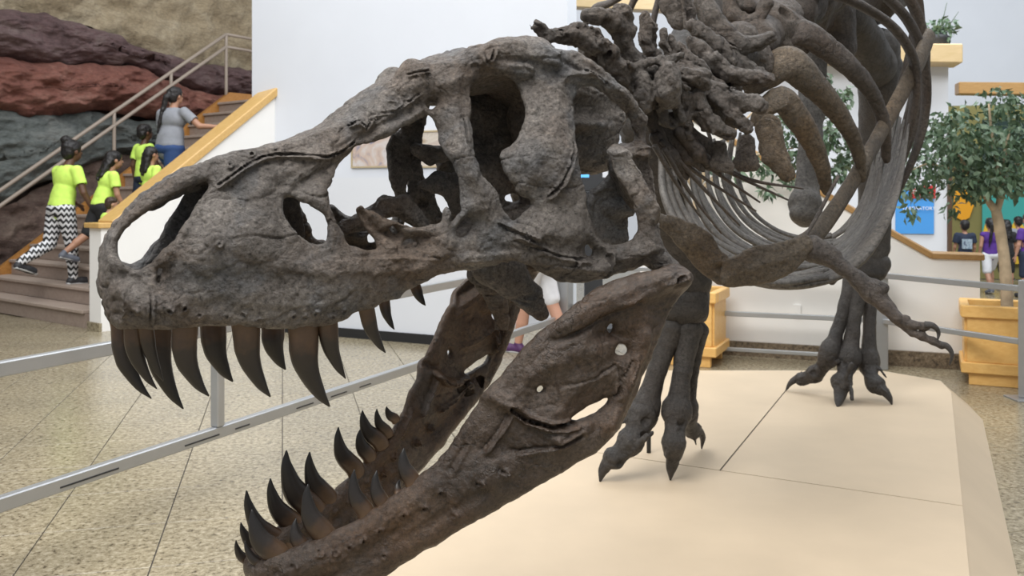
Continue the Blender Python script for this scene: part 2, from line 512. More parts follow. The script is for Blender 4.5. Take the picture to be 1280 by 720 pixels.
PZ = 0.18
b = MB(); b.box((0, 10, -0.112), (14, 0, 0), (0, 12, 0), (0, 0, 0.1))
floor = struct(b.build('floor', M['granite']))
fa = math.radians(14)
t1 = np.array([-math.sin(fa), math.cos(fa), 0]); t2 = np.array([math.cos(fa), math.sin(fa), 0])
TS = 0.545
org = G(353, 600)
corner = (G(1189, 490, PZ))
left_pt = G(720, 505, PZ)
def under_platform(p, m=0.35):
    a = (p - left_pt) @ D2; bq = (corner - p) @ D2
    c = (7.2 - p[1])
    return a > m and bq > m and c > m
cells = []
for i in range(-30, 40):
    for j in range(-14, 40):
        c = org + t2 * TS * (i + 0.5) + t1 * TS * (j + 0.5)
        if c[1] < 2.6 or c[1] > 12.2: continue
        px = CX + F * c[0] / c[1]
        if px < -170 or px > 1470: continue
        py = HOR + F * H / c[1]
        if py > 800 or under_platform(c): continue
        cells.append((i, j, c))
tile_mb = MB().cbox((0, 0, -0.006), t2 * (TS / 2 - 0.0028), t1 * (TS / 2 - 0.0028), (0, 0, 0.006), 0.0015)
cells = sorted(cells, key=lambda q: q[2][1])[:296]
tile_me = None
for (i, j, c) in cells:
    if tile_me is None:
        o = tile_mb.build('tile', M['granite']); tile_me = o.data
        o.location = (0, 0, 0)
        # re-centre: verts of the shared mesh are relative to its base centre
    else:
        o = bpy.data.objects.new('tile', tile_me); COL.objects.link(o)
    o.parent = floor
    o.location = Vector((float(c[0]) * KS, float(c[1]) * KS, -0.012 * KS)) - floor.location
gp = MB()
for (i, j, c) in cells:
    q = [c + t2 * TS * .5 * a + t1 * TS * .5 * b_ + Z3 * -.009 for a, b_ in ((-1, -1), (1, -1), (1, 1), (-1, 1))]
    gp.add(q, [(0, 1, 2, 3)])
gp.build('grout', M['grout'], floor)

# platform: sloped sides and three top panels
top = [G(790, 463, PZ), G(1100, 463, PZ), G(1176, 476, PZ), corner, corner - D1 * 4.9, left_pt - D1 * 4.4]
cen = np.mean(top, axis=0)
plat = empty('display_platform', (cen[0], cen[1], 0), 'low tan painted display platform with sloped edges under the dinosaur skeleton', 'platform')
def outset(poly, m):
    out = []
    n = len(poly)
    for i in range(n):
        p0, p1, p2 = poly[i - 1], poly[i], poly[(i + 1) % n]
        e1 = (p1 - p0) / np.linalg.norm(p1 - p0); e2 = (p2 - p1) / np.linalg.norm(p2 - p1)
        n1 = np.array([-e1[1], e1[0], 0]); n2 = np.array([-e2[1], e2[0], 0])
        nn = n1 + n2; nn /= np.linalg.norm(nn)
        out.append(p1 + nn * m / max(0.4, nn @ n1))
    return out
ob = outset(top, 0.20)
ob = [np.array([p[0], p[1], 0.0]) for p in ob]
ins_ = [np.array([p[0], p[1], PZ - 0.006]) for p in top]
n = len(top)
b = MB(); b.add(ob + ins_, [tuple(range(n)), tuple(range(n, 2 * n))[::-1]] + [(i, n + i, n + (i + 1) % n, (i + 1) % n) for i in range(n)])
b.build('sloped_base', M['platform'], plat)
def clip_poly(poly, p, nrm):
    out = []
    for i in range(len(poly)):
        a, c = poly[i], poly[(i + 1) % len(poly)]
        da, dc = (a - p) @ nrm, (c - p) @ nrm
        if da >= 0: out.append(a)
        if da * dc < 0: out.append(a + (c - a) * (da / (da - dc)))
    return out
J = G(900, 588, PZ)
e1 = G(975, 497, PZ) - J; e1 /= np.linalg.norm(e1)
e2 = G(1195, 631, PZ) - J; e2 /= np.linalg.norm(e2)
n1 = np.array([e1[1], -e1[0], 0]); n2 = np.array([-e2[1], e2[0], 0])
if n2[1] < 0: n2 = -n2
g = 0.0045
front = clip_poly(top, J - n2 * g, -n2)
back = clip_poly(top, J + n2 * g, n2)
pl = clip_poly(back, J - n1 * g, -n1); pr = clip_poly(back, J + n1 * g, n1)
for poly in (front, pl, pr):
    b = MB(); b.prism([np.array([p[0], p[1], PZ - 0.005]) for p in poly][::-1], (0, 0, 0.005))
    b.build('top_panel', M['platform'], plat)
b = MB()
inn = outset(top, -0.02)
b.prism([np.array([p[0], p[1], PZ - 0.007]) for p in inn][::-1], (0, 0, 0.003)); b.build('joint_filler', M['joint'], plat)

# ------------------------------------------------------------------ the dinosaur skeleton
SKA = math.radians(27)
S0 = P(128, 330, 2.05)
ub = np.array([math.cos(SKA), math.sin(SKA), 0.0])         # backwards along the skull
ul = np.array([math.sin(SKA), -math.cos(SKA), 0.0])        # to the animal's left (towards the camera)
def to_world(L):                                           # local (u, w, z) -> world
    L = np.asarray(L, float)
    return S0 * np.array([1, 1, 0]) + L[..., 0:1] * ub + L[..., 1:2] * ul + L[..., 2:3] * Z3
def to_local(Wp):
    q = np.asarray(Wp, float) - S0 * np.array([1, 1, 0])
    return np.stack([q @ ub, q @ ul, np.asarray(Wp)[..., 2]], -1)
def cast(px, py, w):
    """point of the pixel's ray on the plane at lateral offset w, in skull coordinates"""
    r = np.array([(px - CX) / F, 1.0, -(py - HOR) / F]); c = np.array([0, 0, H])
    t = (w + (S0 * np.array([1, 1, 0]) - c) @ ul) / (r @ ul)
    return to_local(c + r * t)
def cast_surf(px, py, Wf, side=1):
    w = 0.15
    for _ in range(14):
        q = cast(px, py, side * w)
        w = 0.5 * w + 0.5 * float(Wf(q[0], q[2]))
    return cast(px, py, side * w)

skel_base = G(950, 560, PZ)
skeleton = empty('dinosaur_skeleton', (skel_base[0], skel_base[1], PZ), 'dark brown mounted dinosaur skeleton with gaping toothed skull on the tan platform', 'skeleton')

def seg_dist(U, Zg, A, closed=True):
    """distance of grid points to a polyline"""
    A = np.asarray(A, float)
    Bn = np.roll(A, -1, axis=0)
    if not closed: A, Bn = A[:-1], Bn[:-1]
    d = np.full(U.shape, 1e9)
    for a, c in zip(A, Bn):
        e = c - a; L2 = e @ e + 1e-12
        t = np.clip(((U - a[0]) * e[0] + (Zg - a[1]) * e[1]) / L2, 0, 1)
        d = np.minimum(d, np.hypot(U - a[0] - t * e[0], Zg - a[1] - t * e[1]))
    return d
def inside(U, Zg, A):
    A = np.asarray(A, float); Bn = np.roll(A, -1, axis=0)
    r = np.zeros(U.shape, bool)
    for a, c in zip(A, Bn):
        m = (a[1] > Zg) != (c[1] > Zg)
        with np.errstate(divide='ignore', invalid='ignore'):
            x = (c[0] - a[0]) * (Zg - a[1]) / (c[1] - a[1] + 1e-15) + a[0]
        r ^= m & (U < x)
    return r
def smooth_poly(p, it=1):
    p = np.asarray(p, float)
    for _ in range(it):
        q = np.roll(p, -1, axis=0)
        p = np.stack([0.75 * p + 0.25 * q, 0.25 * p + 0.75 * q], 1).reshape(-1, 2)
    return p

def shell_volume(Wf, outline, holes, relief, lo, hi, h, tmin, tmax, tk):
    """two mirrored curved plates with the traced outline and openings; returns the volume and the outer-offset map"""
    V = Vol(lo, hi, h)
    u = V.ax(0).astype(float); z = V.ax(2).astype(float)
    U, Zg = np.meshgrid(u, z, indexing='ij')
    mp = lambda pl: np.array([cast_surf(x, y, Wf)[[0, 2]] for x, y in pl])
    o2 = smooth_poly(mp(outline), 1)
    d2 = seg_dist(U, Zg, o2); d2[inside(U, Zg, o2)] *= -1
    for hl in holes:
        h2 = smooth_poly(mp(hl), 2)
        dh = seg_dist(U, Zg, h2); dh[inside(U, Zg, h2)] *= -1
        d2 = np.maximum(d2, -dh)
    # ragged natural edges
    e = fbm(np.stack([U.ravel() * 28, Zg.ravel() * 28, np.zeros(U.size)], 1), 3, 21).reshape(U.shape)
    d2 = d2 + e * 0.004
    Wm = np.vectorize(Wf)(U, Zg)
    R = np.zeros_like(Wm)
    for pl, rad, amp in relief:
        p2 = mp(pl)
        d = seg_dist(U, Zg, p2, False) if len(p2) > 1 else np.hypot(U - p2[0][0], Zg - p2[0][1])
        rm = rad / 480.0
        R += amp * np.exp(-(d / rm) ** 2)
    lump = fbm(np.stack([U.ravel() * 9, Zg.ravel() * 9, np.ones(U.size)], 1), 5, 31).reshape(U.shape)
    Wm = Wm + R + lump * 0.012
    gu, gz = np.gradient(Wm, h)
    cosf = 1 / np.sqrt(1 + np.clip(gu ** 2 + gz ** 2, 0, 3))
    t = np.clip(tmin + tk * np.maximum(-d2, 0), tmin, tmax)
    w = V.ax(1)[None, :, None]
    q = (np.abs(w) - Wm[:, None, :].astype(np.float32)) * cosf[:, None, :].astype(np.float32)
    dd = np.maximum(d2 + t, 0)[:, None, :].astype(np.float32)
    V.F = (np.sqrt(dd ** 2 + q ** 2) - t[:, None, :].astype(np.float32)).astype(np.float32)
    return V

# ---- cranium
OUT = [(123, 329), (126, 365), (130, 393), (139, 410), (178, 411), (216, 410), (247, 409), (287, 407), (319, 410), (359, 411), (394, 409),
       (422, 404), (437, 399), (447, 390), (469, 387), (480, 377), (500, 374), (503, 367), (525, 357), (541, 346), (562, 341), (587, 339),
       (616, 333), (631, 328), (659, 331), (675, 341), (694, 353), (712, 353), (728, 355), (753, 349), (775, 343), (800, 334), (813, 328), (825, 319),
       (823, 302), (817, 280), (814, 263), (809, 240), (807, 220), (811, 205), (816, 186), (817, 161), (799, 131), (780, 114), (766, 102), (754, 88), (737, 75),
       (725, 66), (707, 61), (693, 58), (681, 50), (673, 44), (659, 46), (640, 47), (616, 48), (603, 56), (594, 61), (577, 71), (572, 77), (547, 84),
       (536, 87), (531, 80), (512, 79), (500, 87), (491, 101), (478, 116), (459, 133), (441, 144), (419, 154), (403, 163), (372, 174), (344, 179),
       (319, 182), (287, 191), (250, 202), (222, 215), (194, 233), (169, 254), (147, 279), (134, 291), (125, 312)]
NARIS = [(262, 226), (237, 235), (206, 251), (178, 272), (162, 280), (150, 296), (147, 316), (156, 334), (172, 337), (190, 328), (202, 316), (222, 290), (234, 271), (250, 247)]
MAXF = [(354, 246), (353, 262), (358, 275), (369, 290), (381, 299), (397, 306), (405, 303), (409, 280), (405, 269), (394, 262), (381, 255), (366, 245)]
AOF = [(443, 186), (452, 182), (475, 178), (503, 160), (525, 147), (541, 145), (546, 165), (550, 187), (564, 203), (574, 222), (576, 250), (571, 270),
       (566, 277), (560, 278), (562, 262), (556, 257), (552, 268), (550, 280), (528, 283), (503, 280), (475, 271), (461, 260), (455, 254), (446, 260), (459, 283), (474, 303), (473, 313),
       (450, 309), (433, 306), (428, 285), (419, 271), (409, 253), (413, 228), (425, 208), (438, 194)]
ORBIT = [(587, 91), (619, 94), (644, 100), (653, 122), (655, 156), (644, 178), (625, 191), (622, 200), (631, 216), (638, 230), (644, 244), (664, 250),
         (662, 260), (647, 274), (633, 269), (627, 258), (624, 243), (612, 228), (600, 214), (592, 189), (590, 160), (588, 130)]
LTF = [(717, 122), (725, 109), (741, 109), (766, 125), (784, 144), (795, 166), (794, 177), (772, 179), (755, 185), (758, 196), (764, 206), (770, 216),
       (782, 238), (792, 266), (799, 286), (793, 298), (780, 304), (759, 305), (747, 296), (737, 274), (730, 236), (723, 208), (719, 180), (716, 150)]
LACH = [(530, 127), (538, 121), (546, 126), (544, 137), (536, 135)]
JUGF = [(731, 308), (737, 305), (743, 311), (741, 319), (734, 319)]
PAL1 = [(490, 284), (497, 283), (503, 290), (500, 293), (493, 290)]
PAL2 = [(507, 305), (511, 299), (520, 299), (526, 305), (519, 311), (510, 311)]
JUGH = [(569, 291), (575, 274), (585, 269), (590, 279), (584, 293), (572, 297)]
SUBN = [(196, 355), (198, 342), (203, 334), (204, 342), (200, 355)]

W0u = [-.1, 0.0, .012, .035, .08, .16, .3, .45, .6, .75, .85, .95, 1.08, 1.2, 1.35, 1.6]
W0w = [.012, .03, .055, .085, .108, .128, .143, .150, .155, .170, .195, .235, .290, .325, .33, .30]
def W_base(u, z): return np.interp(u, W0u, W0w)
o0 = np.array([cast_surf(x, y, W_base)[[0, 2]] for x, y in OUT])
ub_ = np.linspace(o0[:, 0].min(), o0[:, 0].max(), 60)
def envelope(o):
    lo_, hi_ = [], []
    k = len(o)
    for uu in ub_:
        zs = []
        for i in range(k):
            a, c = o[i], o[(i + 1) % k]
            if (a[0] - uu) * (c[0] - uu) <= 0 and abs(a[0] - c[0]) > 1e-9:
                zs.append(a[1] + (c[1] - a[1]) * (uu - a[0]) / (c[0] - a[0]))
        lo_.append(min(zs) if zs else np.nan); hi_.append(max(zs) if zs else np.nan)
    lo_, hi_ = np.array(lo_), np.array(hi_)
    for a in (lo_, hi_):
        bad = np.isnan(a); a[bad] = np.interp(ub_[bad], ub_[~bad], a[~bad])
        a[:] = np.convolve(np.pad(a, 3, mode='edge'), np.ones(7) / 7, 'valid')
    return lo_, hi_
zlo, zhi = envelope(o0)
def W_cran(u, z):
    lo_, hi_ = np.interp(u, ub_, zlo), np.interp(u, ub_, zhi)
    hgt = min(max((z - lo_) / max(hi_ - lo_, 0.05), 0), 1.15)
    topf = np.interp(u, [0, .2, .6, .8, .95, 1.2, 1.4], [.75, .50, .42, .55, .66, .60, .55])
    s = min(max((hgt - 0.42) / 0.6, 0), 1); s = s * s * (3 - 2 * s)
    low = min(max((0.18 - hgt) / 0.18, 0), 1)
    return np.interp(u, W0u, W0w) * (1 - (1 - topf) * s - 0.07 * low)

RELIEF = [
    ([(270, 232), (285, 221), (300, 210), (325, 197), (345, 193), (362, 193), (406, 197), (425, 190), (440, 178)], 2.4, -.011),
    ([(365, 238), (385, 224), (405, 212), (430, 203)], 13, -.014), ([(356, 240), (372, 222), (398, 205)], 4, .006),
    ([(418, 275), (425, 292)], 7, -.010),
    ([(188, 368), (187, 385), (188, 408)], 2.0, -.010), ([(160, 345), (178, 350), (192, 335)], 9, -.016), ([(205, 322), (225, 290), (245, 262)], 4, .008),
    ([(165, 380), (200, 395), (270, 398), (340, 400)], 9, .006), ([(215, 350), (270, 345), (330, 350)], 16, -.007),
    ([(240, 378), (280, 376)], 8, -.006), ([(300, 300), (330, 320)], 14, .008), ([(262, 300), (255, 330)], 10, .007),
    ([(350, 330), (410, 335), (470, 330), (520, 330)], 9, .008), ([(440, 320), (500, 318), (545, 322)], 3, -.006),
    ([(455, 268), (475, 290), (505, 298), (535, 300)], 13, -.030),
    ([(600, 66), (620, 62), (650, 62), (680, 72)], 13, .030), ([(598, 82), (625, 88), (652, 90)], 7, .018), ([(575, 80), (590, 72)], 7, .014),
    ([(602, 78), (607, 66)], 3, -.016), ([(690, 62), (700, 78), (720, 90)], 6, -.010),
    ([(712, 180), (706, 205), (694, 228), (680, 246)], 2.6, -.012), ([(665, 140), (672, 175), (655, 200), (648, 225)], 20, .016),
    ([(690, 115), (700, 150), (705, 190)], 16, .008), ([(640, 195), (660, 235)], 8, -.006),
    ([(700, 100), (730, 98), (770, 115), (800, 150)], 6, .012), ([(735, 80), (762, 100), (790, 130)], 5, .008), ([(728, 90), (755, 108)], 2.5, -.010),
    ([(560, 105), (563, 150), (572, 190), (600, 240)], 8, .010), ([(548, 110), (580, 100)], 9, .008), ([(576, 150), (580, 185)], 2.4, -.008), ([(540, 140), (528, 150)], 5, -.008),
    ([(433, 157), (445, 152), (455, 162), (460, 150)], 2.2, -.012), ([(470, 140), (500, 112), (530, 95)], 9, .008), ([(450, 172), (470, 160), (500, 145), (525, 132)], 7, -.012), ([(505, 84), (525, 84)], 5, .012), ([(505, 95), (530, 90)], 2, -.010),
    ([(480, 125), (510, 128)], 2, -.006), ([(460, 145), (490, 140), (520, 118)], 2, -.006),
    ([(640, 335), (665, 322), (700, 330), (750, 335)], 9, .014), ([(575, 325), (610, 322), (640, 318)], 5, .010), ([(640, 300), (690, 320), (730, 325)], 2.6, -.008), ([(620, 280), (660, 300)], 2.2, -.008),
    ([(755, 318), (752, 345)], 2.2, -.014), ([(700, 345), (712, 325)], 2, -.008), ([(760, 195), (785, 188), (810, 190)], 8, .020), ([(772, 205), (795, 240), (808, 270)], 6, .006),
    ([(765, 318), (800, 312), (818, 300)], 9, .010), ([(600, 255), (575, 262), (560, 268)], 8, .012), ([(590, 300), (560, 302), (530, 310)], 9, .006),
    ([(695, 60), (690, 70)], 3, -.012), ([(650, 295), (690, 285), (720, 290)], 12, .010),
]
for p in [(147, 374), (148, 390), (165, 388), (210, 388), (229, 384), (247, 393), (281, 395), (301, 393), (321, 400), (364, 395), (378, 396), (391, 391), (413, 396), (427, 390), (441, 392), (270, 304), (313, 193), (341, 183), (285, 206)]:
    RELIEF.append(([p], 3.0, -.012))

umax = o0[:, 0].max() + 0.05
V = shell_volume(W_cran, OUT, [NARIS, MAXF, AOF, ORBIT, LTF, LACH, JUGF, PAL1, PAL2, JUGH, SUBN], RELIEF,
                 (-0.08, -0.42, zlo.min() - 0.08), (umax, 0.42, zhi.max() + 0.08), 0.0038, 0.013, 0.030, 0.30)
def chain(V, pts, rad, k=0.02, flat=None):
    for i in range(len(pts) - 1):
        V.cap(pts[i], pts[i + 1], rad[i], rad[i + 1], k, flat)
def cpts(pl, w): return [cast(x, y, w) for x, y in pl]
# roof along the middle
us = np.linspace(0.10, 0.62, 9)
chain(V, [np.array([u, 0, np.interp(u, ub_, zhi) - 0.035]) for u in us], [.030 + .02 * min(1, i / 4) for i in range(9)], 0.03, (Z3, 0.55))
us = np.linspace(0.62, umax - 0.32, 7)
chain(V, [np.array([u, 0, np.interp(u, ub_, zhi) - 0.05]) for u in us], [.06, .07, .09, .11, .12, .12, .10], 0.04, (Z3, 0.40))
# tooth-bearing edge and premaxilla
us = np.linspace(0.015, 0.60, 12)
for sg in (-1, 1):
    chain(V, [np.array([u, sg * (np.interp(u, W0u, W0w) * .93 - .012), np.interp(u, ub_, zlo) + 0.030]) for u in us], [.026] * 8 + [.024, .020, .016, .012], 0.02)
# braincase and inner walls
uo, zo = cast(690, 160, 0.0)[[0, 2]]
V.ell((uo + .10, 0, zo + 0.02), (.24, .085, .15), 0.03)
V.ell((uo + .02, 0, zo + .10), (.20, .11, .06), 0.03)
V.ell((uo + .30, 0, zo - .02), (.06, .075, .07), 0.03)
V.ell((uo + .03, 0, np.interp(uo + .03, ub_, zhi) - .065), (.15, .12, .030), 0.02)
for sg in (-1, 1):
    V.cap((uo + .20, sg * .05, zo + .05), (uo + .22, sg * .22, zo - .13), .05, .03, 0.03, (ub, 0.5))
    V.cap((uo + .22, sg * .22, zo - .13), (uo + .20, sg * .25, zo - .30), .045, .03, 0.03)
    # vomer, palatine and pterygoid bars
    V.cap((.10, sg * .02, np.interp(.1, ub_, zlo) + .06), (.55, sg * .035, np.interp(.5, ub_, zlo) + .09), .022, .03, 0.02)
    V.cap((.55, sg * .035, np.interp(.5, ub_, zlo) + .09), (uo, sg * .06, zo - .22), .03, .035, 0.02, (np.array([0, 1, 0]), 0.6))
    V.cap((uo, sg * .06, zo - .22), (uo + .22, sg * .14, zo - .22), .035, .03, 0.02)
def add_plate(V, poly, w0, r, holes=(), mirror=False):
    u = V.ax(0).astype(float); z = V.ax(2).astype(float); U, Zg = np.meshgrid(u, z, indexing='ij')
    mp = lambda pl: np.array([cast(x, y, w0)[[0, 2]] for x, y in pl])
    p2 = smooth_poly(mp(poly), 1); d2 = seg_dist(U, Zg, p2); d2[inside(U, Zg, p2)] *= -1
    for hl in holes:
        h2 = smooth_poly(mp(hl), 2); dh = seg_dist(U, Zg, h2); dh[inside(U, Zg, h2)] *= -1; d2 = np.maximum(d2, -dh)
    d2 += fbm(np.stack([U.ravel() * 20, Zg.ravel() * 20, np.full(U.size, w0 * 9)], 1), 3, 77).reshape(U.shape) * .006
    wv = V.ax(1)[None, :, None] - np.float32(w0); bend = fbm(np.stack([U.ravel() * 5, Zg.ravel() * 5, np.full(U.size, 2.0)], 1), 3, 78).reshape(U.shape) * .05
    q = wv - bend[:, None, :].astype(np.float32)
    V.F = np.minimum(V.F, (np.sqrt(np.maximum(d2 + r, 0)[:, None, :].astype(np.float32) ** 2 + q ** 2) - np.float32(r)).astype(np.float32))
# braincase wall behind the eye and cheek openings, wing of the quadrate, far lining of the face
add_plate(V, [(566, 84), (620, 78), (690, 84), (760, 104), (806, 150), (812, 190), (760, 196), (716, 192), (700, 200), (694, 244), (672, 270), (640, 274), (612, 262), (598, 235), (584, 200), (574, 160)], -0.07, .014, [[(629, 249), (636, 242), (646, 243), (648, 250), (640, 253)], [(638, 142), (645, 138), (652, 146), (653, 156), (646, 158), (640, 150)]])
add_plate(V, [(728, 240), (744, 232), (764, 205), (790, 210), (815, 240), (815, 300), (800, 315), (740, 318), (728, 290)], 0.10, .012, [[(794, 280), (800, 270), (806, 278), (806, 296), (797, 298)]])
add_plate(V, [(483, 172), (500, 158), (524, 146), (530, 160), (524, 200), (522, 240), (518, 276), (508, 276), (494, 250), (482, 215)], -0.13, .012, [[(505, 236), (510, 222), (512, 230), (508, 244)], [(513, 196), (517, 184), (518, 192), (515, 204)]])
add_plate(V, [(243, 231), (218, 266), (198, 297), (183, 324), (172, 338), (190, 350), (212, 345), (236, 300), (268, 245), (266, 226)], -0.02, .009)
add_plate(V, [(350, 236), (372, 244), (377, 270), (384, 300), (372, 306), (352, 290)], -0.02, .009)
# pieces seen through the openings
chain(V, cpts([(432, 284), (455, 275), (482, 258), (505, 258), (528, 280)], -0.02), [.022, .024, .026, .028, .022], 0.015)
chain(V, cpts([(520, 186), (540, 194), (566, 190)], -0.08), [.018, .026, .024], 0.01)
chain(V, cpts([(526, 231), (548, 228), (572, 235), (575, 262)], -0.06), [.012, .030, .04, .03], 0.01, (np.array([0, 1, 0]), 0.5))
for sg in (-1, 1):                                          # horn knobs in front of and above the eye
    q = [cast(x, y, .075) for x, y in ((503, 93), (514, 85), (530, 86))]; chain(V, [p * np.array([1, sg, 1]) for p in q], [.014, .020, .016], .012)
    q = [cast(x, y, .125) for x, y in ((578, 78), (590, 69), (600, 66))]; chain(V, [p * np.array([1, sg, 1]) for p in q], [.012, .020, .018], .010)
    q = [cast(x, y, .13) for x, y in ((606, 66), (630, 60), (660, 60), (676, 58))]; chain(V, [p * np.array([1, sg, 1]) for p in q], [.016, .026, .028, .014], .014)
for sg in (-1, 1):                                          # quadrate, down to the jaw joint
    q = [cast(x, y, wq) for x, y, wq in ((806, 300, .31), (820, 322, .325), (838, 334, .34))]; chain(V, [p * np.array([1, sg, 1]) for p in q], [.030, .030, .024], .014)
# hanging wing of the palate
chain(V, cpts([(608, 335), (640, 348), (662, 372), (676, 393)], 0.13), [.042, .048, .036, .022], 0.01, (np.array([0, 1, 0]), 0.55))
chain(V, cpts([(600, 340), (618, 362), (628, 400), (622, 445), (612, 478)], -0.06), [.04, .036, .022, .02, .012], 0.01, (np.array([0, 1, 0]), 0.6))
Vv, Q = V.surf()
Vv = roughen(Vv, Q, 0.0058, 36, 5, 3, 0.7, 0.95, (.55, 1, 1.1))
skull = mesh('skull', to_world(Vv), Q, M['skull'], skeleton)

# ---- lower jaw
JOUT = [(315, 707), (330, 702), (357, 693), (387, 678), (407, 673), (440, 660), (467, 640), (500, 617), (527, 597), (550, 577), (573, 547), (580, 530), (590, 515), (597, 506),
        (603, 491), (624, 474), (637, 455), (664, 425), (690, 399), (723, 373), (756, 353), (795, 341), (821, 334), (845, 329), (857, 336), (861, 350), (851, 366), (838, 386), (831, 405),
        (821, 425), (808, 461), (795, 491), (782, 520), (772, 540), (749, 560), (705, 587), (660, 612), (593, 650), (537, 680), (500, 707), (470, 726), (430, 742), (380, 750), (335, 742), (318, 724)]
JSLIT = [(708, 524), (716, 517), (740, 505), (764, 495), (760, 507), (740, 516), (722, 523)]
JH1 = [(669, 484), (674, 479), (679, 485), (675, 491), (670, 490)]
JH2 = [(757, 409), (764, 403), (767, 412), (766, 419), (760, 413)]
JH3 = [(768, 437), (771, 431), (780, 431), (784, 437), (780, 443), (771, 442)]
JWu = [.2, .31, .335, .37, .45, .6, .75, .9, 1.0, 1.15, 1.3, 1.5]
JWw = [.02, .03, .05, .068, .09, .125, .170, .245, .305, .355, .370, .37]
def W_jaw(u, z): return np.interp(u, JWu, JWw)
JREL = [([(632, 508), (648, 521), (680, 530), (712, 527)], 3.2, -.030), ([(766, 494), (772, 475), (785, 450)], 2.6, -.014), ([(635, 508), (622, 530), (600, 560)], 3, -.008), ([(612, 492), (628, 500)], 7, .014), ([(640, 500), (660, 470), (700, 440), (750, 430)], 14, .010),
        ([(700, 400), (740, 378), (790, 360), (820, 352)], 12, .022), ([(690, 425), (740, 400), (790, 375)], 5, -.008), ([(770, 460), (768, 490)], 2.5, -.012), ([(720, 540), (690, 552), (640, 560)], 4, -.010),
        ([(690, 545), (730, 530)], 6, .010), ([(800, 420), (780, 480), (760, 530)], 8, .014), ([(750, 420), (775, 420)], 9, -.016), ([(815, 345), (850, 345)], 10, .026), ([(830, 350), (842, 345)], 4, -.030),
        ([(360, 705), (420, 685), (480, 650), (540, 605)], 9, .012), ([(390, 725), (460, 700), (540, 655), (600, 610)], 12, -.006), ([(600, 600), (650, 570)], 14, .006),
        ([(700, 480), (740, 470)], 3, -.005), ([(745, 465), (765, 455)], 3, -.006), ([(560, 585), (580, 555)], 3, -.006)]
for p in [(395, 685), (414, 686), (432, 680), (450, 672), (362, 703), (345, 712), (470, 660), (500, 640), (525, 632), (545, 612), (590, 600), (620, 585), (475, 690), (560, 640)]:
    JREL.append(([p], 3.5, -.014))
jo = np.array([cast_surf(x, y, W_jaw)[[0, 2]] for x, y in JOUT])
V = shell_volume(W_jaw, JOUT, [JSLIT, JH1, JH2, JH3], JREL, (jo[:, 0].min() - .05, -0.44, jo[:, 1].min() - .05), (jo[:, 0].max() + .05, 0.44, jo[:, 1].max() + .05), 0.0040, 0.012, 0.030, 0.25)
top_j = [cast_surf(x, y, W_jaw) for x, y in [(322, 712), (345, 703), (387, 690), (425, 675), (467, 652), (500, 630), (535, 602), (560, 575)]]
for sg in (-1, 1):
    chain(V, [np.array([q[0], sg * (q[1] - .008), q[2] - .006]) for q in top_j], [.014, .018, .024, .024, .022, .020, .018, .012], 0.02)
    low = [cast_surf(x, y, W_jaw) for x, y in [(345, 735), (430, 725), (537, 665), (640, 608), (735, 555)]]
    chain(V, [np.array([q[0], sg * (q[1] - .004), q[2]]) for q in low], [.02, .03, .03, .026, .022], 0.02)
    q = cast_surf(843, 345, W_jaw)
    V.ell((q[0], sg * (q[1] - .03), q[2] - .01), (.04, .07, .035), 0.02)
for a_, c_ in (((542, 472), (562, 482)), ((562, 482), (594, 494)), ((594, 494), (598, 474))):      # gap in the far jaw
    V.cap(cast_surf(*a_, W_jaw, -1), cast_surf(*c_, W_jaw, -1), .016, .018, .006, None, True)
V.cap((.335, 0, jo[:, 1].min() + .06), (.40, 0, jo[:, 1].min() + .05), .028, .03, 0.03)
Vv, Q = V.surf()
Vv = roughen(Vv, Q, 0.0030, 34, 4, 8, 0.6, 0.8, (.4, 1, 1))
jaw = mesh('lower_jaw', to_world(Vv), Q, M['jaw'], skeleton)

# ---- teeth: curved flattened cones, a mesh each
def tooth(base, tip, hw, bend, parent, sink=0.25):
    base, tip = np.asarray(base), np.asarray(tip)
    ax = tip - base
    b0 = base - ax * sink
    mid = base + ax * 0.5 + np.asarray(bend)
    pts = [b0, base, base + ax * .28 + np.asarray(bend) * .75, mid, base + ax * .8 + np.asarray(bend) * .62, tip]
    hw = hw * 1.08; rw = [hw * .95, hw, hw * .95, hw * .76, hw * .42, hw * .06]
    Vt, Ft = sweep(pts, rw, [r * .62 for r in rw], hint=ul, n=22, m=12, rough=0.10, seed=int(abs(base[0]) * 997) % 50)
    o = mesh('tooth', Vt, Ft, M['tooth'], parent)
    k = np.repeat(np.linspace(0, 1, 22), 12); k = np.concatenate([k, [0, 1]])
    at = o.data.attributes.new('along', 'FLOAT', 'POINT'); at.data.foreach_set('value', k.astype(np.float32))
    return o
def px_tooth(Wf, base, tip, hwp, side, parent, bend=0.10, inset=0.012):
    B0 = cast_surf(base[0], base[1], Wf, side)
    wv = B0[1] - side * inset
    Bp = to_world(cast(base[0], base[1], wv)); Tp = to_world(cast(tip[0], tip[1], wv - side * 0.012))
    dist = Bp[1]
    ax = Tp - Bp; ln = np.linalg.norm(ax)
    perp = np.cross(ax / ln, ul)                           # in the lateral plane
    if perp @ ub > 0: perp = -perp                         # bulge forwards, tip curves back
    return tooth(Bp, Tp, hwp * dist / F, perp * ln * bend, parent)
UT = [((152, 404), (189, 498), 12, -1, .12), ((181, 406), (204, 476), 9, 1, .05), ((198, 404), (229, 511), 15, -1, .10), ((231, 406), (261, 495), 15, 1, .12),
      ((266, 404), (291, 477), 15, -1, .10), ((307, 405), (338, 496), 16, 1, .09), ((341, 406), (357, 462), 14, -1, .10), ((379, 405), (412, 508), 18, 1, .10),
      ((409, 401), (432, 473), 12, 1, .07), ((458, 386), (482, 441), 10, 1, .07), ((480, 376), (493, 412), 7, -1, .07), ((519, 358), (532, 382), 7, -1, .06),
      ((166, 404), (196, 486), 11, 1, .10)]
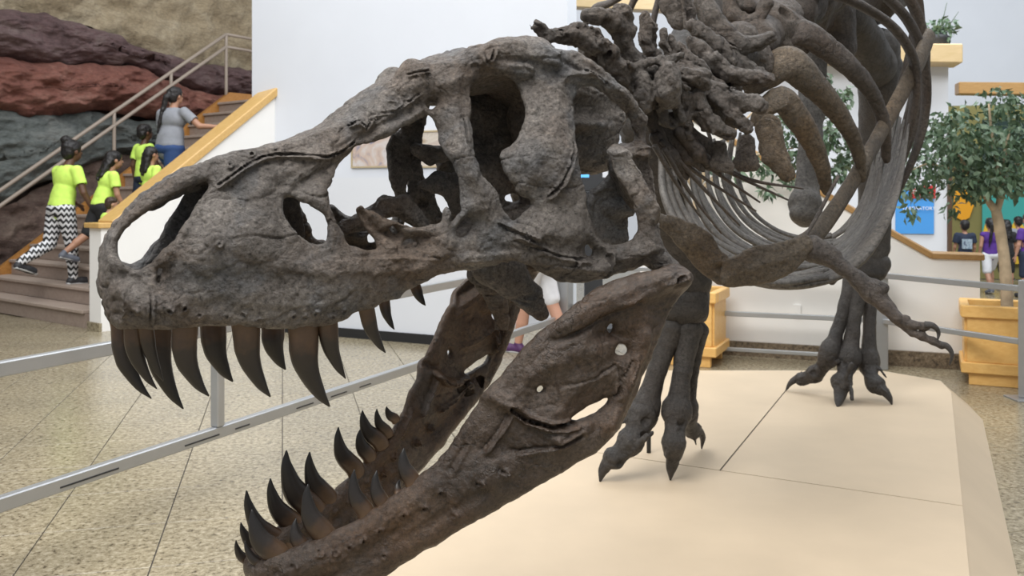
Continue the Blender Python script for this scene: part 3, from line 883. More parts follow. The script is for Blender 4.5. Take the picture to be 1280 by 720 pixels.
for bpx, tpx, hw, sd, bend in UT:
    px_tooth(W_cran, bpx, tpx, hw, sd, skull, bend)
LTN = [((330, 707), (306, 676), 6), ((348, 694), (315, 637), 14), ((377, 682), (370, 648), 9), ((405, 668), (385, 605), 13), ((457, 640), (443, 587), 11), ((479, 630), (471, 588), 9), ((515, 600), (505, 560), 10), ((498, 615), (500, 600), 5)]
LTF_ = [((311, 702), (295, 675), 6), ((329, 686), (301, 653), 8), ((350, 678), (308, 613), 12), ((368, 655), (338, 598), 12), ((391, 636), (358, 563), 15), ((409, 622), (387, 565), 12),
        ((443, 585), (423, 534), 11), ((461, 569), (450, 537), 9), ((473, 551), (453, 513), 10), ((483, 539), (471, 511), 7), ((493, 523), (483, 508), 6)]
for bpx, tpx, hw in LTN: px_tooth(W_jaw, bpx, tpx, hw, 1, jaw, 0.13)
for bpx, tpx, hw in LTF_: px_tooth(W_jaw, bpx, tpx, hw, -1, jaw, 0.13)

# ------------------------------------------------------------------ neck, trunk and limbs of the skeleton
def bone(name, strokes, mat, h=0.009, k=0.03, amp=0.006, freq=22, seed=0, ells=(), ridged=0.5, knobs=0):
    """strokes: lists of (px, py, depth, radius px[, flatten]) joined into one bone"""
    segs = []
    for st in strokes:
        pts = [P(q[0], q[1], q[2]) for q in st]; rad = [q[3] * q[2] / F for q in st]
        if name == 'rib':
            nn = 5 * (len(pts) - 1) + 1; rad = list(np.interp(np.linspace(0, len(pts) - 1, nn), np.arange(len(pts)), rad)); pts = list(catmull(pts, nn))
        segs.append((pts, rad, st[0][4] if len(st[0]) > 4 else None))
    al = np.array([p for s_ in segs for p in s_[0]] + [e[0] for e in ells]); mr = max([r for s_ in segs for r in s_[1]] + [max(e[1]) for e in ells])
    V = Vol(al.min(0) - mr - .04, al.max(0) + mr + .04, h)
    for pts, rad, fl in segs:
        for i in range(len(pts) - 1):
            V.cap(pts[i], pts[i + 1], rad[i], rad[i + 1], k, fl)
    for e in ells: V.ell(e[0], e[1], k)
    kr = np.random.default_rng(seed + 500)
    for _ in range(knobs):                                  # lips, ridges and hollows of the vertebra
        pts, rad, fl = segs[kr.integers(len(segs))]; i = kr.integers(len(pts) - 1); t = kr.random()
        c = pts[i] * (1 - t) + pts[i + 1] * t; r = rad[i] * (1 - t) + rad[i + 1] * t
        ax = (pts[i + 1] - pts[i]) / (np.linalg.norm(pts[i + 1] - pts[i]) + 1e-9)
        dv = kr.normal(size=3); dv[1] -= .8; dv -= ax * (dv @ ax); dv /= np.linalg.norm(dv)
        if kr.random() < .62:
            e_ = (ax + kr.normal(size=3) * .35) * r * kr.uniform(.3, 1.3); V.cap(c + dv * r * .88 - e_, c + dv * r * .95 + e_, r * kr.uniform(.12, .28), r * kr.uniform(.10, .22), .004)
        else:
            V.ell(c + dv * r * 1.05, np.full(3, r * kr.uniform(.28, .48)), .006, None, True)
    Vv, Q = V.surf()
    Vv = roughen(Vv, Q, amp, freq, 4, seed, ridged, .7)
    return mesh(name, Vv, Q, mat, skeleton)
YV = np.array([0, 1.0, 0]); XV = np.array([1.0, 0, 0])

# cervical vertebrae, from the back of the head
NK = M['neck']
bone('cervical_vertebra', [[(672, 30, 2.62, 6), (684, 46, 2.64, 9), (712, 44, 2.66, 11), (742, 54, 2.70, 15), (762, 66, 2.74, 13)],
                           [(698, 42, 2.66, 8), (722, 34, 2.68, 6), (745, 46, 2.70, 8)],
                           [(742, 62, 2.74, 15), (768, 86, 2.78, 18), (790, 106, 2.82, 20)]], NK, 0.0052, 0.014, 0.013, 36, 1, knobs=34)
bone('cervical_vertebra', [[(731, 19, 2.74, 8), (746, 20, 2.75, 11), (766, 26, 2.78, 13), (786, 38, 2.82, 10)], [(768, 32, 2.80, 11), (778, 52, 2.82, 10), (790, 74, 2.86, 13)],
                           [(770, 10, 2.80, 6), (780, 14, 2.80, 9), (786, 24, 2.82, 7)], [(768, 97, 2.80, 6), (790, 86, 2.80, 6), (812, 77, 2.80, 6), (850, 71, 2.82, 6)],
                           [(790, 74, 2.86, 14), (806, 92, 2.88, 18), (826, 110, 2.92, 26)], [(826, 134, 2.84, 7), (832, 150, 2.85, 8), (842, 156, 2.86, 6)], [(846, 130, 2.85, 6), (852, 150, 2.86, 7)]],
     NK, 0.0052, 0.012, 0.011, 38, 2, knobs=30, ells=[(P(835, 105, 2.80), np.array([18, 22, 32]) * 2.8 / F), (P(803, 117, 2.80), np.array([14, 18, 28]) * 2.8 / F)])
bone('cervical_vertebra', [[(806, 20, 2.94, 7), (810, 32, 2.94, 9), (806, 50, 2.94, 9), (812, 66, 2.95, 9)], [(818, 30, 2.95, 4), (818, 60, 2.96, 5), (826, 74, 2.96, 6)], [(854, 92, 2.92, 9), (868, 96, 2.92, 10), (882, 104, 2.93, 9)], [(862, 84, 2.94, 6), (884, 94, 2.94, 7)],
                           [(855, 118, 2.95, 9), (857, 145, 2.95, 9), (860, 170, 2.95, 7)], [(873, 122, 2.95, 11), (878, 140, 2.95, 12), (888, 156, 2.95, 12), (910, 167, 2.95, 10)], [(846, 100, 3.02, 22), (872, 130, 3.06, 22), (890, 150, 3.08, 16)]], NK, 0.0052, 0.007, 0.012, 38, 3, knobs=30)
bone('cervical_vertebra', [[(828, 40, 3.0, 5), (830, 56, 3.0, 6), (838, 70, 3.0, 6)], [(838, 46, 3.02, 5), (846, 66, 3.02, 6), (860, 80, 3.02, 7)], [(850, 56, 3.04, 5), (866, 76, 3.04, 7), (880, 88, 3.04, 8)],
                           [(878, 108, 3.02, 10), (900, 117, 3.0, 11), (920, 125, 3.0, 12), (946, 131, 3.0, 11), (951, 134, 3.0, 10)], [(888, 116, 2.99, 7), (900, 130, 2.98, 7), (914, 144, 2.98, 7), (934, 162, 2.98, 7)], [(894, 114, 2.99, 5), (920, 140, 2.98, 5), (938, 158, 2.98, 5)],
                           [(860, 90, 3.1, 18), (890, 120, 3.12, 22), (912, 146, 3.14, 16)]], NK, 0.0052, 0.006, 0.012, 38, 4, knobs=24)
bone('cervical_vertebra', [[(863, 50, 3.14, 7), (874, 60, 3.13, 10), (890, 76, 3.12, 12), (914, 94, 3.12, 11), (938, 97, 3.12, 11), (959, 99, 3.12, 10)], [(872, 76, 3.2, 14), (900, 100, 3.2, 22), (915, 130, 3.2, 18)]], NK, 0.0056, 0.008, 0.012, 36, 5, knobs=18)
bone('dorsal_vertebra', [[(864, 31, 3.26, 7), (876, 40, 3.26, 11), (896, 58, 3.26, 12), (912, 76, 3.27, 11)], [(896, 62, 3.34, 16), (920, 88, 3.34, 20), (945, 100, 3.36, 18)]], NK, 0.006, 0.010, 0.012, 36, 6, knobs=14)
bone('dorsal_vertebra', [[(879, 2, 3.36, 12), (888, 20, 3.36, 14), (902, 42, 3.36, 15), (925, 58, 3.36, 14), (948, 54, 3.35, 10), (964, 46, 3.34, 8)], [(925, 50, 3.48, 24), (945, 80, 3.5, 24)],
                         [(834, 8, 3.44, 12, (YV, .35)), (850, 22, 3.44, 14, (YV, .35)), (862, 14, 3.44, 10, (YV, .35))], [(846, -10, 3.44, 20, (YV, .4)), (850, 20, 3.44, 14, (YV, .4))]], NK, 0.007, 0.012, 0.008, 26, 7, knobs=8)
bone('dorsal_vertebra', [[(910, 0, 3.58, 9), (916, 18, 3.57, 10), (932, 30, 3.56, 10), (948, 24, 3.56, 9), (958, 4, 3.56, 9)], [(926, -6, 3.62, 12), (934, 8, 3.62, 11)], [(940, 12, 3.68, 16), (958, 34, 3.72, 34), (985, 46, 3.76, 30)]], NK, 0.008, 0.014, 0.009, 22, 8, knobs=8)
for i, (x, y, d) in enumerate([(988, 14, 3.95), (1012, 0, 4.2), (1034, -14, 4.45), (1055, -30, 4.7), (1075, -48, 4.95)]):
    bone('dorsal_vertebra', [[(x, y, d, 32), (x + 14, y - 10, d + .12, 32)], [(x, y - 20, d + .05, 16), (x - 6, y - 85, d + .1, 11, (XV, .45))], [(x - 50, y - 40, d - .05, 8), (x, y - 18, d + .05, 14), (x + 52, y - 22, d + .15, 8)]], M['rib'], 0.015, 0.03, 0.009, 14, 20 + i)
# drum-shaped bodies of the neck and shoulder vertebrae, from the back of the skull to the trunk
for i, (a, c) in enumerate([((744, 150, 2.60, 20), (772, 130, 2.74, 22)), ((796, 120, 2.86, 22), (824, 112, 2.98, 24)), ((846, 108, 3.08, 24), (876, 98, 3.20, 24)), ((896, 90, 3.30, 26), (926, 68, 3.48, 28)), ((944, 52, 3.58, 30), (974, 24, 3.84, 30))]):
    m_ = tuple((np.array(a) + np.array(c)) / 2 * np.array([1, 1, 1, .86]))
    bone('cervical_vertebra' if i < 4 else 'dorsal_vertebra', [[a, m_, c]], NK, 0.008, 0.012, 0.007, 24, 130 + i)
# plates below the neck: cervical ribs
def plate_bone(top, bl, br, d, r, mat, seed):
    fl = (np.array([.3, .95, 0]), .42)
    bone('cervical_rib', [[(*top, d, r * 1.15, fl), (*bl, d - .02, r, fl)], [(*top, d, r * 1.15, fl), (*br, d - .02, r, fl)], [(*bl, d - .02, r, fl), (*br, d - .02, r, fl)], [(*top, d, r * 1.15, fl), ((bl[0] + br[0]) / 2, (bl[1] + br[1]) / 2, d - .02, r * 1.1, fl)]], mat, .006, .012, .006, 30, seed)
plate_bone((898, 186), (894, 204), (910, 210), 3.0, 7, M['neck'], 31)
plate_bone((934, 178), (924, 205), (942, 206), 3.1, 7.5, M['neck'], 32)
plate_bone((957, 160), (962, 196), (984, 218), 3.2, 9, M['scapula'], 33)
plate_bone((962, 158), (960, 185), (975, 200), 3.22, 11, M['scapula'], 34)
def tube(name, pts, rw, rt, mat, hint=None, n=26, m=10, rough=0.12, seed=0):
    W_ = [P(q[0], q[1], q[2]) for q in pts]
    sc = np.array([q[2] / F for q in pts])
    Vt, Ft = sweep(W_, np.array(rw) * sc, np.array(rt) * sc, hint, n, m, rough, seed)
    return mesh(name, Vt, Ft, mat, skeleton)
for i, (a, mid, c) in enumerate([((822, 168, 2.95), (868, 214, 3.0), (945, 264, 3.06)), ((826, 176, 2.9), (880, 236, 2.96), (925, 282, 3.02)), ((836, 172, 3.0), (890, 212, 3.05), (950, 253, 3.1)),
                                 ((848, 176, 3.05), (905, 212, 3.1), (985, 250, 3.16)), ((818, 182, 2.86), (846, 230, 2.9), (876, 272, 2.94)), ((862, 180, 3.1), (930, 222, 3.15), (1004, 236, 3.2)), ((830, 186, 2.88), (862, 240, 2.93), (902, 292, 2.97))]):
    tube('cervical_rib', [a, mid, c], [5, 3, 1.3], [4, 2.6, 1.2], M['rib'], None, 16, 7, .1, i)
for i, st_ in enumerate([[(818, 142, 2.96, 10), (838, 168, 2.97, 12), (862, 196, 2.98, 9), (880, 214, 3.0, 4)], [(838, 150, 3.0, 11), (860, 178, 3.0, 12), (884, 204, 3.02, 8), (900, 216, 3.03, 4)], [(856, 160, 3.04, 10), (880, 184, 3.04, 12), (906, 206, 3.05, 6)], [(806, 138, 2.9, 9), (822, 166, 2.92, 9), (842, 200, 2.94, 5)]]):
    bone('cervical_rib', [[(q[0], q[1], q[2], q[3], (YV, .45)) for q in st_]], M['rib'], 0.006, .008, .006, 30, 110 + i)
bone('cervical_rib', [[(820, 172, 2.92, 9), (838, 196, 2.93, 10, (YV, .5)), (858, 222, 2.95, 5)], [(850, 165, 2.96, 10), (870, 190, 2.98, 10, (YV, .5)), (884, 206, 3.0, 4)]], M['rib'], 0.008, .02, .006, 22, 35)

# dorsal ribs with broad heads, the animal's left side
def rad_hint(pts, axis=(0.78, 0.0)):
    C = P(985, 150, 4.2)
    return np.array([P(q[0], q[1], q[2]) - np.array([C[0], q[2], C[2]]) for q in pts])
def rib(pts, rw, rt, mat, seed=0, n=34):
    return tube('rib', pts, rw, rt, mat, rad_hint(pts), n, 10, .07, seed)
R1 = [(945, 152, 3.36), (962, 130, 3.34), (978, 124, 3.34), (996, 146, 3.36), (1014, 176, 3.40), (1026, 205, 3.44), (1034, 240, 3.5)]
bone('rib', [[(q[0], q[1], q[2], r_w * .88, (np.array([.45, .85, -.3]), .55)) for q, r_w in zip(R1, [9, 14, 17, 17, 14, 11, 7])]], M['scapula'], .007, .012, .004, 26, 101)
R2 = [(940, 110, 3.52), (962, 92, 3.50), (984, 78, 3.48), (1012, 102, 3.50), (1040, 132, 3.55), (1062, 164, 3.6), (1074, 196, 3.66), (1078, 225, 3.7)]
bone('rib', [[(q[0], q[1], q[2], r_w * .88, (np.array([.45, .85, -.3]), .55)) for q, r_w in zip(R2, [13, 20, 24, 19, 15, 11, 8, 5])]], M['scapula'], .007, .012, .004, 26, 102)
R3 = [(950, 66, 3.74), (976, 50, 3.70), (1000, 40, 3.68), (1030, 58, 3.70), (1060, 82, 3.74), (1084, 108, 3.8), (1098, 134, 3.86), (1106, 166, 3.9), (1108, 200, 3.95)]
bone('rib', [[(q[0], q[1], q[2], r_w * .88, (np.array([.45, .85, -.3]), .55)) for q, r_w in zip(R3, [13, 17, 18, 17, 14, 11, 9, 8, 6])]], M['rib'], .007, .012, .004, 26, 103)
RB = [
    [(985, 0, 3.95), (1040, -6, 3.9), (1085, 12, 3.92), (1122, 40, 3.98), (1143, 80, 4.05), (1143, 130, 4.12), (1130, 185, 4.2), (1108, 240, 4.25), (1080, 290, 4.28), (1058, 322, 4.3)],
    [(1010, -30, 4.15), (1070, -28, 4.12), (1112, 0, 4.14), (1142, 38, 4.2), (1156, 88, 4.27), (1157, 135, 4.33), (1146, 185, 4.4), (1122, 240, 4.45), (1092, 290, 4.5), (1064, 330, 4.52)],
    [(1030, -50, 4.4), (1090, -48, 4.36), (1128, -15, 4.38), (1150, 30, 4.44), (1156, 80, 4.5), (1150, 130, 4.57), (1136, 180, 4.64), (1114, 235, 4.7), (1082, 300, 4.74)],
    [(1050, -70, 4.6), (1105, -65, 4.58), (1138, -30, 4.6), (1150, 15, 4.66), (1150, 70, 4.72), (1138, 130, 4.8), (1122, 180, 4.86), (1100, 240, 4.92), (1070, 300, 4.96)],
    [(1065, -90, 4.85), (1115, -80, 4.82), (1140, -45, 4.86), (1146, 0, 4.9), (1138, 60, 4.96), (1124, 110, 5.0), (1108, 170, 5.06), (1090, 230, 5.1)],
]
for i, pts in enumerate(RB):
    k = len(pts)
    rw = np.interp(np.linspace(0, 1, k), [0, .35, .6, 1], [11, 10, 9, 4.5]) * (1 if i < 3 else .75)
    rib(pts, rw, rw * .55, M['rib'], 10 + i, 44)
# the animal's right side, behind the neck
RR = [
    [(940, 20, 3.75), (880, -30, 3.9), (820, -32, 4.05), (766, 2, 4.15), (740, 14, 4.2), (726, 60, 4.25), (740, 140, 4.25), (790, 220, 4.2)],
    [(985, -10, 4.1), (920, -52, 4.3), (850, -50, 4.5), (800, -12, 4.6), (778, 50, 4.65), (784, 130, 4.65), (822, 215, 4.6)],
    [(1012, -30, 4.4), (940, -70, 4.6), (880, -65, 4.8), (835, -25, 4.9), (815, 40, 4.95), (822, 120, 4.95), (858, 200, 4.9)],
    [(1034, -50, 4.65), (970, -85, 4.85), (915, -80, 5.0), (880, -40, 5.1), (862, 20, 5.15), (866, 100, 5.15), (890, 180, 5.1)],
]
for i, pts in enumerate(RR):
    k = len(pts)
    rw = np.interp(np.linspace(0, 1, k), [0, .35, .6, 1], [10, 9, 8, 4])
    rib(pts, rw, rw * .55, M['rib'], 30 + i, 36)
# the belly basket: overlapping loops of belly ribs
FR = np.array([(826, 196, 4.15), (833, 250, 3.98), (862, 305, 3.80), (912, 342, 3.66), (972, 357, 3.58), (1032, 350, 3.56), (1080, 320, 3.62), (1108, 272, 3.75), (1124, 220, 3.95), (1138, 150, 4.15)], float)
BK = np.array([(925, 170, 5.10), (920, 222, 5.05), (936, 262, 5.0), (968, 287, 4.95), (1006, 299, 4.9), (1042, 294, 4.85), (1068, 272, 4.85), (1084, 238, 4.9), (1090, 190, 5.0), (1097, 130, 5.1)], float)
NB = 15
for i in range(NB):
    t = (i / (NB - 1)) ** 0.9
    A = FR * (1 - t) + BK * t
    A = A + rng.normal(0, 1.0, A.shape) * np.array([2.2, 1.6, 0.008])
    for half, (a0, a1) in enumerate(((0, 6), (3, 10))):
        pts = [tuple(q + np.array([0, (1.5 if half else -1.5), .012 * half])) for q in A[a0:a1]]
        k = len(pts)
        w0 = 14.5 * (1 - t) + 6.0 * t
        prof = np.interp(np.linspace(0, 1, k), [0, .5, 1], [.55, 1.0, .75] if half == 0 else [.75, 1.0, .18])
        tube('belly_rib', pts, w0 * prof, w0 * .45 * prof, M['grey_rib'], rad_hint(pts), 30, 8, .08, 60 + i * 2 + half)
# shoulder girdle: left blade and the two breast plates
tube('shoulder_blade', [(1163, 42, 4.25), (1150, 72, 4.15), (1122, 126, 3.98), (1086, 192, 3.78), (1050, 252, 3.60), (1020, 292, 3.46), (990, 312, 3.36), (955, 320, 3.32)],
     [9, 12.5, 11.5, 10.5, 11, 12, 13, 9], [5, 5, 5, 6, 7, 8, 7, 5], M['scapula'], np.array([0.62, -0.75, 0.2]), 46, 12, .06, 3)
def slab(name, poly, d0, slope, r, mat, seed, holes=()):
    """curved plate of bone: outline traced at the depth d0 + slope * (px - 900)"""
    pts = np.array([P(x, y, d0) for x, y in poly]); h = .0065
    V = Vol((pts[:, 0].min() - .05, d0 - .16, pts[:, 2].min() - .05), (pts[:, 0].max() + .05, d0 + .16, pts[:, 2].max() + .05), h)
    U, Zg = np.meshgrid(V.ax(0).astype(float), V.ax(2).astype(float), indexing='ij')
    p2 = smooth_poly(pts[:, [0, 2]], 2); d2 = seg_dist(U, Zg, p2); d2[inside(U, Zg, p2)] *= -1
    for hx, hy, hr in holes:
        c = P(hx, hy, d0); d2 = np.maximum(d2, hr - np.hypot(U - c[0], Zg - c[2]))
    xm = (pts[:, 0].min() + pts[:, 0].max()) / 2; zm = pts[:, 2].mean()
    yc = d0 + slope * (U - xm) + .25 * (Zg - zm) ** 2 + fbm(np.stack([U.ravel() * 7, Zg.ravel() * 7, np.full(U.size, seed)], 1), 4, seed).reshape(U.shape) * .02
    t = np.clip(.010 + .3 * np.maximum(-d2, 0), .010, r)
    q = V.ax(1)[None, :, None] - yc[:, None, :].astype(np.float32)
    V.F = (np.sqrt(np.maximum(d2 + t, 0)[:, None, :] ** 2 + q ** 2) - t[:, None, :]).astype(np.float32)
    Vv, Q = V.surf(); Vv = roughen(Vv, Q, .006, 24, 5, seed, .6, .7, (.5, 1, 1.6))
    return mesh(name, Vv, Q, mat, skeleton)
slab('coracoid', [(900, 322), (904, 321), (918, 319), (936, 308), (965, 304), (996, 298), (1014, 292), (1020, 308), (1012, 322), (1000, 336), (985, 346), (952, 357), (925, 359), (906, 359), (900, 358), (899, 352), (899, 340), (899, 328)], 3.30, .10, .03, M['scapula'], 41)
slab('coracoid', [(812, 263), (838, 268), (862, 276), (884, 288), (896, 300), (899, 314), (908, 318), (911, 322), (911, 330), (911, 345), (910, 355), (906, 358), (892, 354), (874, 341), (852, 314), (832, 290), (814, 277)], 3.30, -.05, .028, M['scapula'], 42, [(903, 336, .006)])
tube('wishbone', [(1048, 220, 3.42), (1010, 290, 3.34), (985, 318, 3.30)], [2.4, 2.4, 2], [2, 2, 2], M['rib'], None, 12, 8)
# left arm
bone('humerus', [[(1014, 313, 3.36, 16), (1030, 319, 3.35, 11), (1052, 333, 3.33, 9), (1074, 351, 3.31, 10), (1090, 366, 3.30, 14)], [(1018, 304, 3.36, 10), (1045, 318, 3.34, 7)], [(1096, 358, 3.30, 10), (1104, 360, 3.3, 8)]], M['rib'], 0.007, .02, .005, 22, 51)
bone('forearm', [[(1092, 370, 3.29, 10), (1106, 384, 3.27, 8), (1120, 397, 3.25, 7), (1128, 403, 3.25, 8)], [(1100, 368, 3.30, 8), (1114, 386, 3.28, 6), (1126, 400, 3.26, 6)]], M['rib'], 0.005, .010, .004, 26, 52)
bone('hand', [[(1128, 402, 3.25, 6.5), (1142, 406, 3.23, 5), (1158, 408, 3.21, 6)], [(1128, 406, 3.25, 6), (1140, 416, 3.24, 4.5), (1152, 420, 3.22, 5.5), (1166, 426, 3.21, 5), (1178, 432, 3.2, 5)],
              [(1122, 400, 3.25, 7), (1132, 399, 3.25, 6)]], M['rib'], 0.005, .008, .003, 30, 53)
def claw(pts, r0, mat, nm='claw'):
    W_ = [P(*q) for q in pts]; dm = np.mean([q[2] for q in pts]) / F
    k = len(pts); rw = np.interp(np.linspace(0, 1, k), [0, .5, 1], [r0, r0 * .75, r0 * .1]) * dm
    Vt, Ft = sweep(W_, rw, rw * .8, None, 16, 9, .06, 5)
    return mesh(nm, Vt, Ft, mat, skeleton)
claw([(1156, 406, 3.21), (1166, 407, 3.2), (1173, 415, 3.2), (1172, 426, 3.19)], 6, M['leg'])
claw([(1176, 431, 3.2), (1184, 433, 3.19), (1190, 443, 3.18), (1187, 457, 3.18)], 6, M['leg'])
bone('hand', [[(1066, 324, 3.9, 5), (1050, 340, 3.9, 5), (1040, 352, 3.9, 5)]], M['rib'], 0.007, .01, .003, 26, 54)

# pubic boot, hips and hind legs
bone('pubis', [[(1006, 256, 5.15, 21), (1006, 268, 5.12, 17)], [(1020, 268, 5.12, 8), (996, 268, 5.1, 9)], [(1008, 256, 5.15, 17, (YV, .5)), (1012, 200, 5.25, 15), (1014, 140, 5.35, 16), (1016, 60, 5.5, 20)]], M['grey_rib'], 0.012, .03, .006, 14, 55)
bone('ilium', [[(1020, 10, 5.3, 40, (XV, .4)), (1100, -30, 6.0, 60), (1160, -50, 6.8, 40)], [(1050, 60, 5.5, 20), (1040, 10, 5.5, 28)]], M['rib'], 0.02, .04, .01, 10, 56)
# left hind leg (further away): shin, foot bones and toes
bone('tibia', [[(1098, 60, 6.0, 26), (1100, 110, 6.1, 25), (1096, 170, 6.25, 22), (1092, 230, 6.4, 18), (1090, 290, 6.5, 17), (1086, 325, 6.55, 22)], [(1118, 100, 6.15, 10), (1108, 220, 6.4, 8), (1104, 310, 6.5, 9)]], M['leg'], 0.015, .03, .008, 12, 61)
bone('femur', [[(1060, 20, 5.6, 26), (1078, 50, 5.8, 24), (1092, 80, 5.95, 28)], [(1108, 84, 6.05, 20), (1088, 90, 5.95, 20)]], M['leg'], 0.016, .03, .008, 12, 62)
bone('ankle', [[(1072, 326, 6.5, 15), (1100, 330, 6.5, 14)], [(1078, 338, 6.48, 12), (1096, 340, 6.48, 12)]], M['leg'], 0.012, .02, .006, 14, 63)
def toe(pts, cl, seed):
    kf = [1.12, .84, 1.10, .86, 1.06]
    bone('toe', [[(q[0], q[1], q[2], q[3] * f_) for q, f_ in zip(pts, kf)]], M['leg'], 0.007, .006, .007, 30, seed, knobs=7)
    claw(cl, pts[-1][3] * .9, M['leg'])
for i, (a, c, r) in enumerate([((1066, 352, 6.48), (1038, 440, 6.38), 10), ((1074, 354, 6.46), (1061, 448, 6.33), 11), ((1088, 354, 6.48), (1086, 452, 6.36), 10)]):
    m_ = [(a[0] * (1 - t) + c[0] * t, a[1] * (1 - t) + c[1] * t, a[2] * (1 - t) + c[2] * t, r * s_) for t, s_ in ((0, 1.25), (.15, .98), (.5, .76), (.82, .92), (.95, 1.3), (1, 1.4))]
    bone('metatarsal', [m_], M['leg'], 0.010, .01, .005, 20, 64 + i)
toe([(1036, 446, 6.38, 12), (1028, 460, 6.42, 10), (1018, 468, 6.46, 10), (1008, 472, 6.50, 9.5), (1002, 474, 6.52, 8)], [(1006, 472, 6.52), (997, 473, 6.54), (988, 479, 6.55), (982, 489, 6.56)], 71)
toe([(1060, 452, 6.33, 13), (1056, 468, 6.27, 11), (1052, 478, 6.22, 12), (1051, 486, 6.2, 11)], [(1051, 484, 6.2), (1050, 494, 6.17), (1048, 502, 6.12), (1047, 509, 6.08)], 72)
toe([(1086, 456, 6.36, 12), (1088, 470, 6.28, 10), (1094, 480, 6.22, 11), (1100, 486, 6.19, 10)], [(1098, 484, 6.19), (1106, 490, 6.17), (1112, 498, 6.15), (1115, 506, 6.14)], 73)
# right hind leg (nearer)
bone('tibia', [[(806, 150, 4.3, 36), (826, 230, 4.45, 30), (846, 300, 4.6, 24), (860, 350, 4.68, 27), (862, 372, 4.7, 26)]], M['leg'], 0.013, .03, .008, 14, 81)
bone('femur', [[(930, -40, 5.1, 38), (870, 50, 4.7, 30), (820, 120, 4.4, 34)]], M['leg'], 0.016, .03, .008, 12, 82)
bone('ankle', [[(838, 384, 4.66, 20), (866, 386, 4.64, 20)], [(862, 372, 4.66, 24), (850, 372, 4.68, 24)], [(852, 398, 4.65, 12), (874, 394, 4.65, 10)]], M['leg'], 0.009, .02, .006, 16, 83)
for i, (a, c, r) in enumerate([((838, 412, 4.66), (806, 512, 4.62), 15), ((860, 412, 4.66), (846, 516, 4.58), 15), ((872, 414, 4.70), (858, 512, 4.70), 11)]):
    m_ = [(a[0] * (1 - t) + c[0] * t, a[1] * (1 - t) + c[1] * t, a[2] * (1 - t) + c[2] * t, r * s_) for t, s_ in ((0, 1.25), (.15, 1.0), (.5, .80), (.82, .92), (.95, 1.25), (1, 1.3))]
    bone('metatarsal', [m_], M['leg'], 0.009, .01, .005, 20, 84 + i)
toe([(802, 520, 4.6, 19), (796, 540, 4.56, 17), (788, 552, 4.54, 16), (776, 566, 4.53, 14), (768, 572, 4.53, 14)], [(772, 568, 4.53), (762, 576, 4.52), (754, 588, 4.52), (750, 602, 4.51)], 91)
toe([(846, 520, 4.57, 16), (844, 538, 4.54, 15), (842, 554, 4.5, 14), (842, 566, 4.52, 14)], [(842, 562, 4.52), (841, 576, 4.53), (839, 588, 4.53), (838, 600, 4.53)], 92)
toe([(858, 516, 4.76, 14), (862, 530, 4.86, 11), (866, 538, 4.94, 10)], [(862, 536, 4.94), (872, 538, 5.0), (878, 546, 5.04), (877, 561, 5.07)], 93)
# mount rods
Vt, Ft = sweep([G(811, 566, PZ) + Z3 * 0, G(811, 566, PZ) + Z3 * .22], [.012, .012], [.012, .012], XV, 6, 8)
mesh('mount_rod', Vt, Ft, M['black'], skeleton)

# ------------------------------------------------------------------ the hall: walls
def wall_poly(name, base_a, base_b, tops, thick, mat, z0=0.0, nrm=None):
    """vertical wall from base_a to base_b (ground points) with a top line given as (t, z); thick backwards"""
    a, c = np.array(base_a, float), np.array(base_b, float); a[2] = c[2] = 0
    e = (c - a)
    poly = [a + Z3 * z0, c + Z3 * z0] + [a + e * t + Z3 * z for t, z in tops[::-1]]
    nv = np.array([-e[1], e[0], 0]); nv /= np.linalg.norm(nv)
    if nv[1] < 0: nv = -nv
    b = MB(); b.prism(poly, nv * thick)
    return b.build(name, mat)
# main white wall behind the skull, and the lower white wall with a black foot in front of it
pA = np.array([12.6 * (315 - CX) / F, 12.6, 0]); pB = pA + D2 * 4.62
struct(wall_poly('wall_back', pA, pB, [(0, 6.5), (1, 6.5)], 0.3, M['white']))
qA = G(345, 414); qB = G(606, 436)
lowwall = struct(wall_poly('wall_low', qA, qB, [(0, 1.76), (1, 1.76)], 0.25, M['white']))
e = (qB - qA) / np.linalg.norm(qB - qA); nv = np.array([-e[1], e[0], 0])
b = MB(); b.box((qA + qB) / 2 - nv * 0.012 + Z3 * .05, e * np.linalg.norm(qB - qA) / 2, nv * .014, Z3 * .05)
struct(b.build('baseboard_low', M['black']))
# far end wall, the upper galleries with tan beams
struct(wall_poly('wall_far', (-9, 21.5, 0), (16, 19.5, 0), [(0, 9), (1, 9)], 0.3, M['white']))
def beam(name, a, c, w, h_, mat, label=None):
    a, c = np.asarray(a, float), np.asarray(c, float)
    e = (c - a); ln = np.linalg.norm(e); e /= ln
    nv = np.cross(Z3, e)
    b = MB(); b.cbox((a + c) / 2, e * ln / 2, nv * w / 2, Z3 * h_ / 2, 0.012)
    return struct(b.build(name, mat))
beam('trim_1', P(700, 2, 14.0), P(1110, 19, 13.0), .25, .19, M['tan_beam'])
# gallery block at the right: white wall under the tan ledge, with the sign
sA = P(905, 68, 12.3); sB = P(1198, 70, 11.6)
beam('trim_2', sA, sB, .5, .235, M['tan_beam'])
ga, gb = sA.copy(), sB.copy(); ga[1] += .15; gb[1] += .15
struct(wall_poly('wall_gallery', ga, gb + (gb - ga) * -0.018, [(0, sA[2] - .1), (1, sB[2] - .1)], 0.25, M['white']))
tA = P(1196, 111, 15.6); tB = P(1420, 113, 15.0)
beam('trim_3', tA, tB, .3, .2, M['brown_cap'])
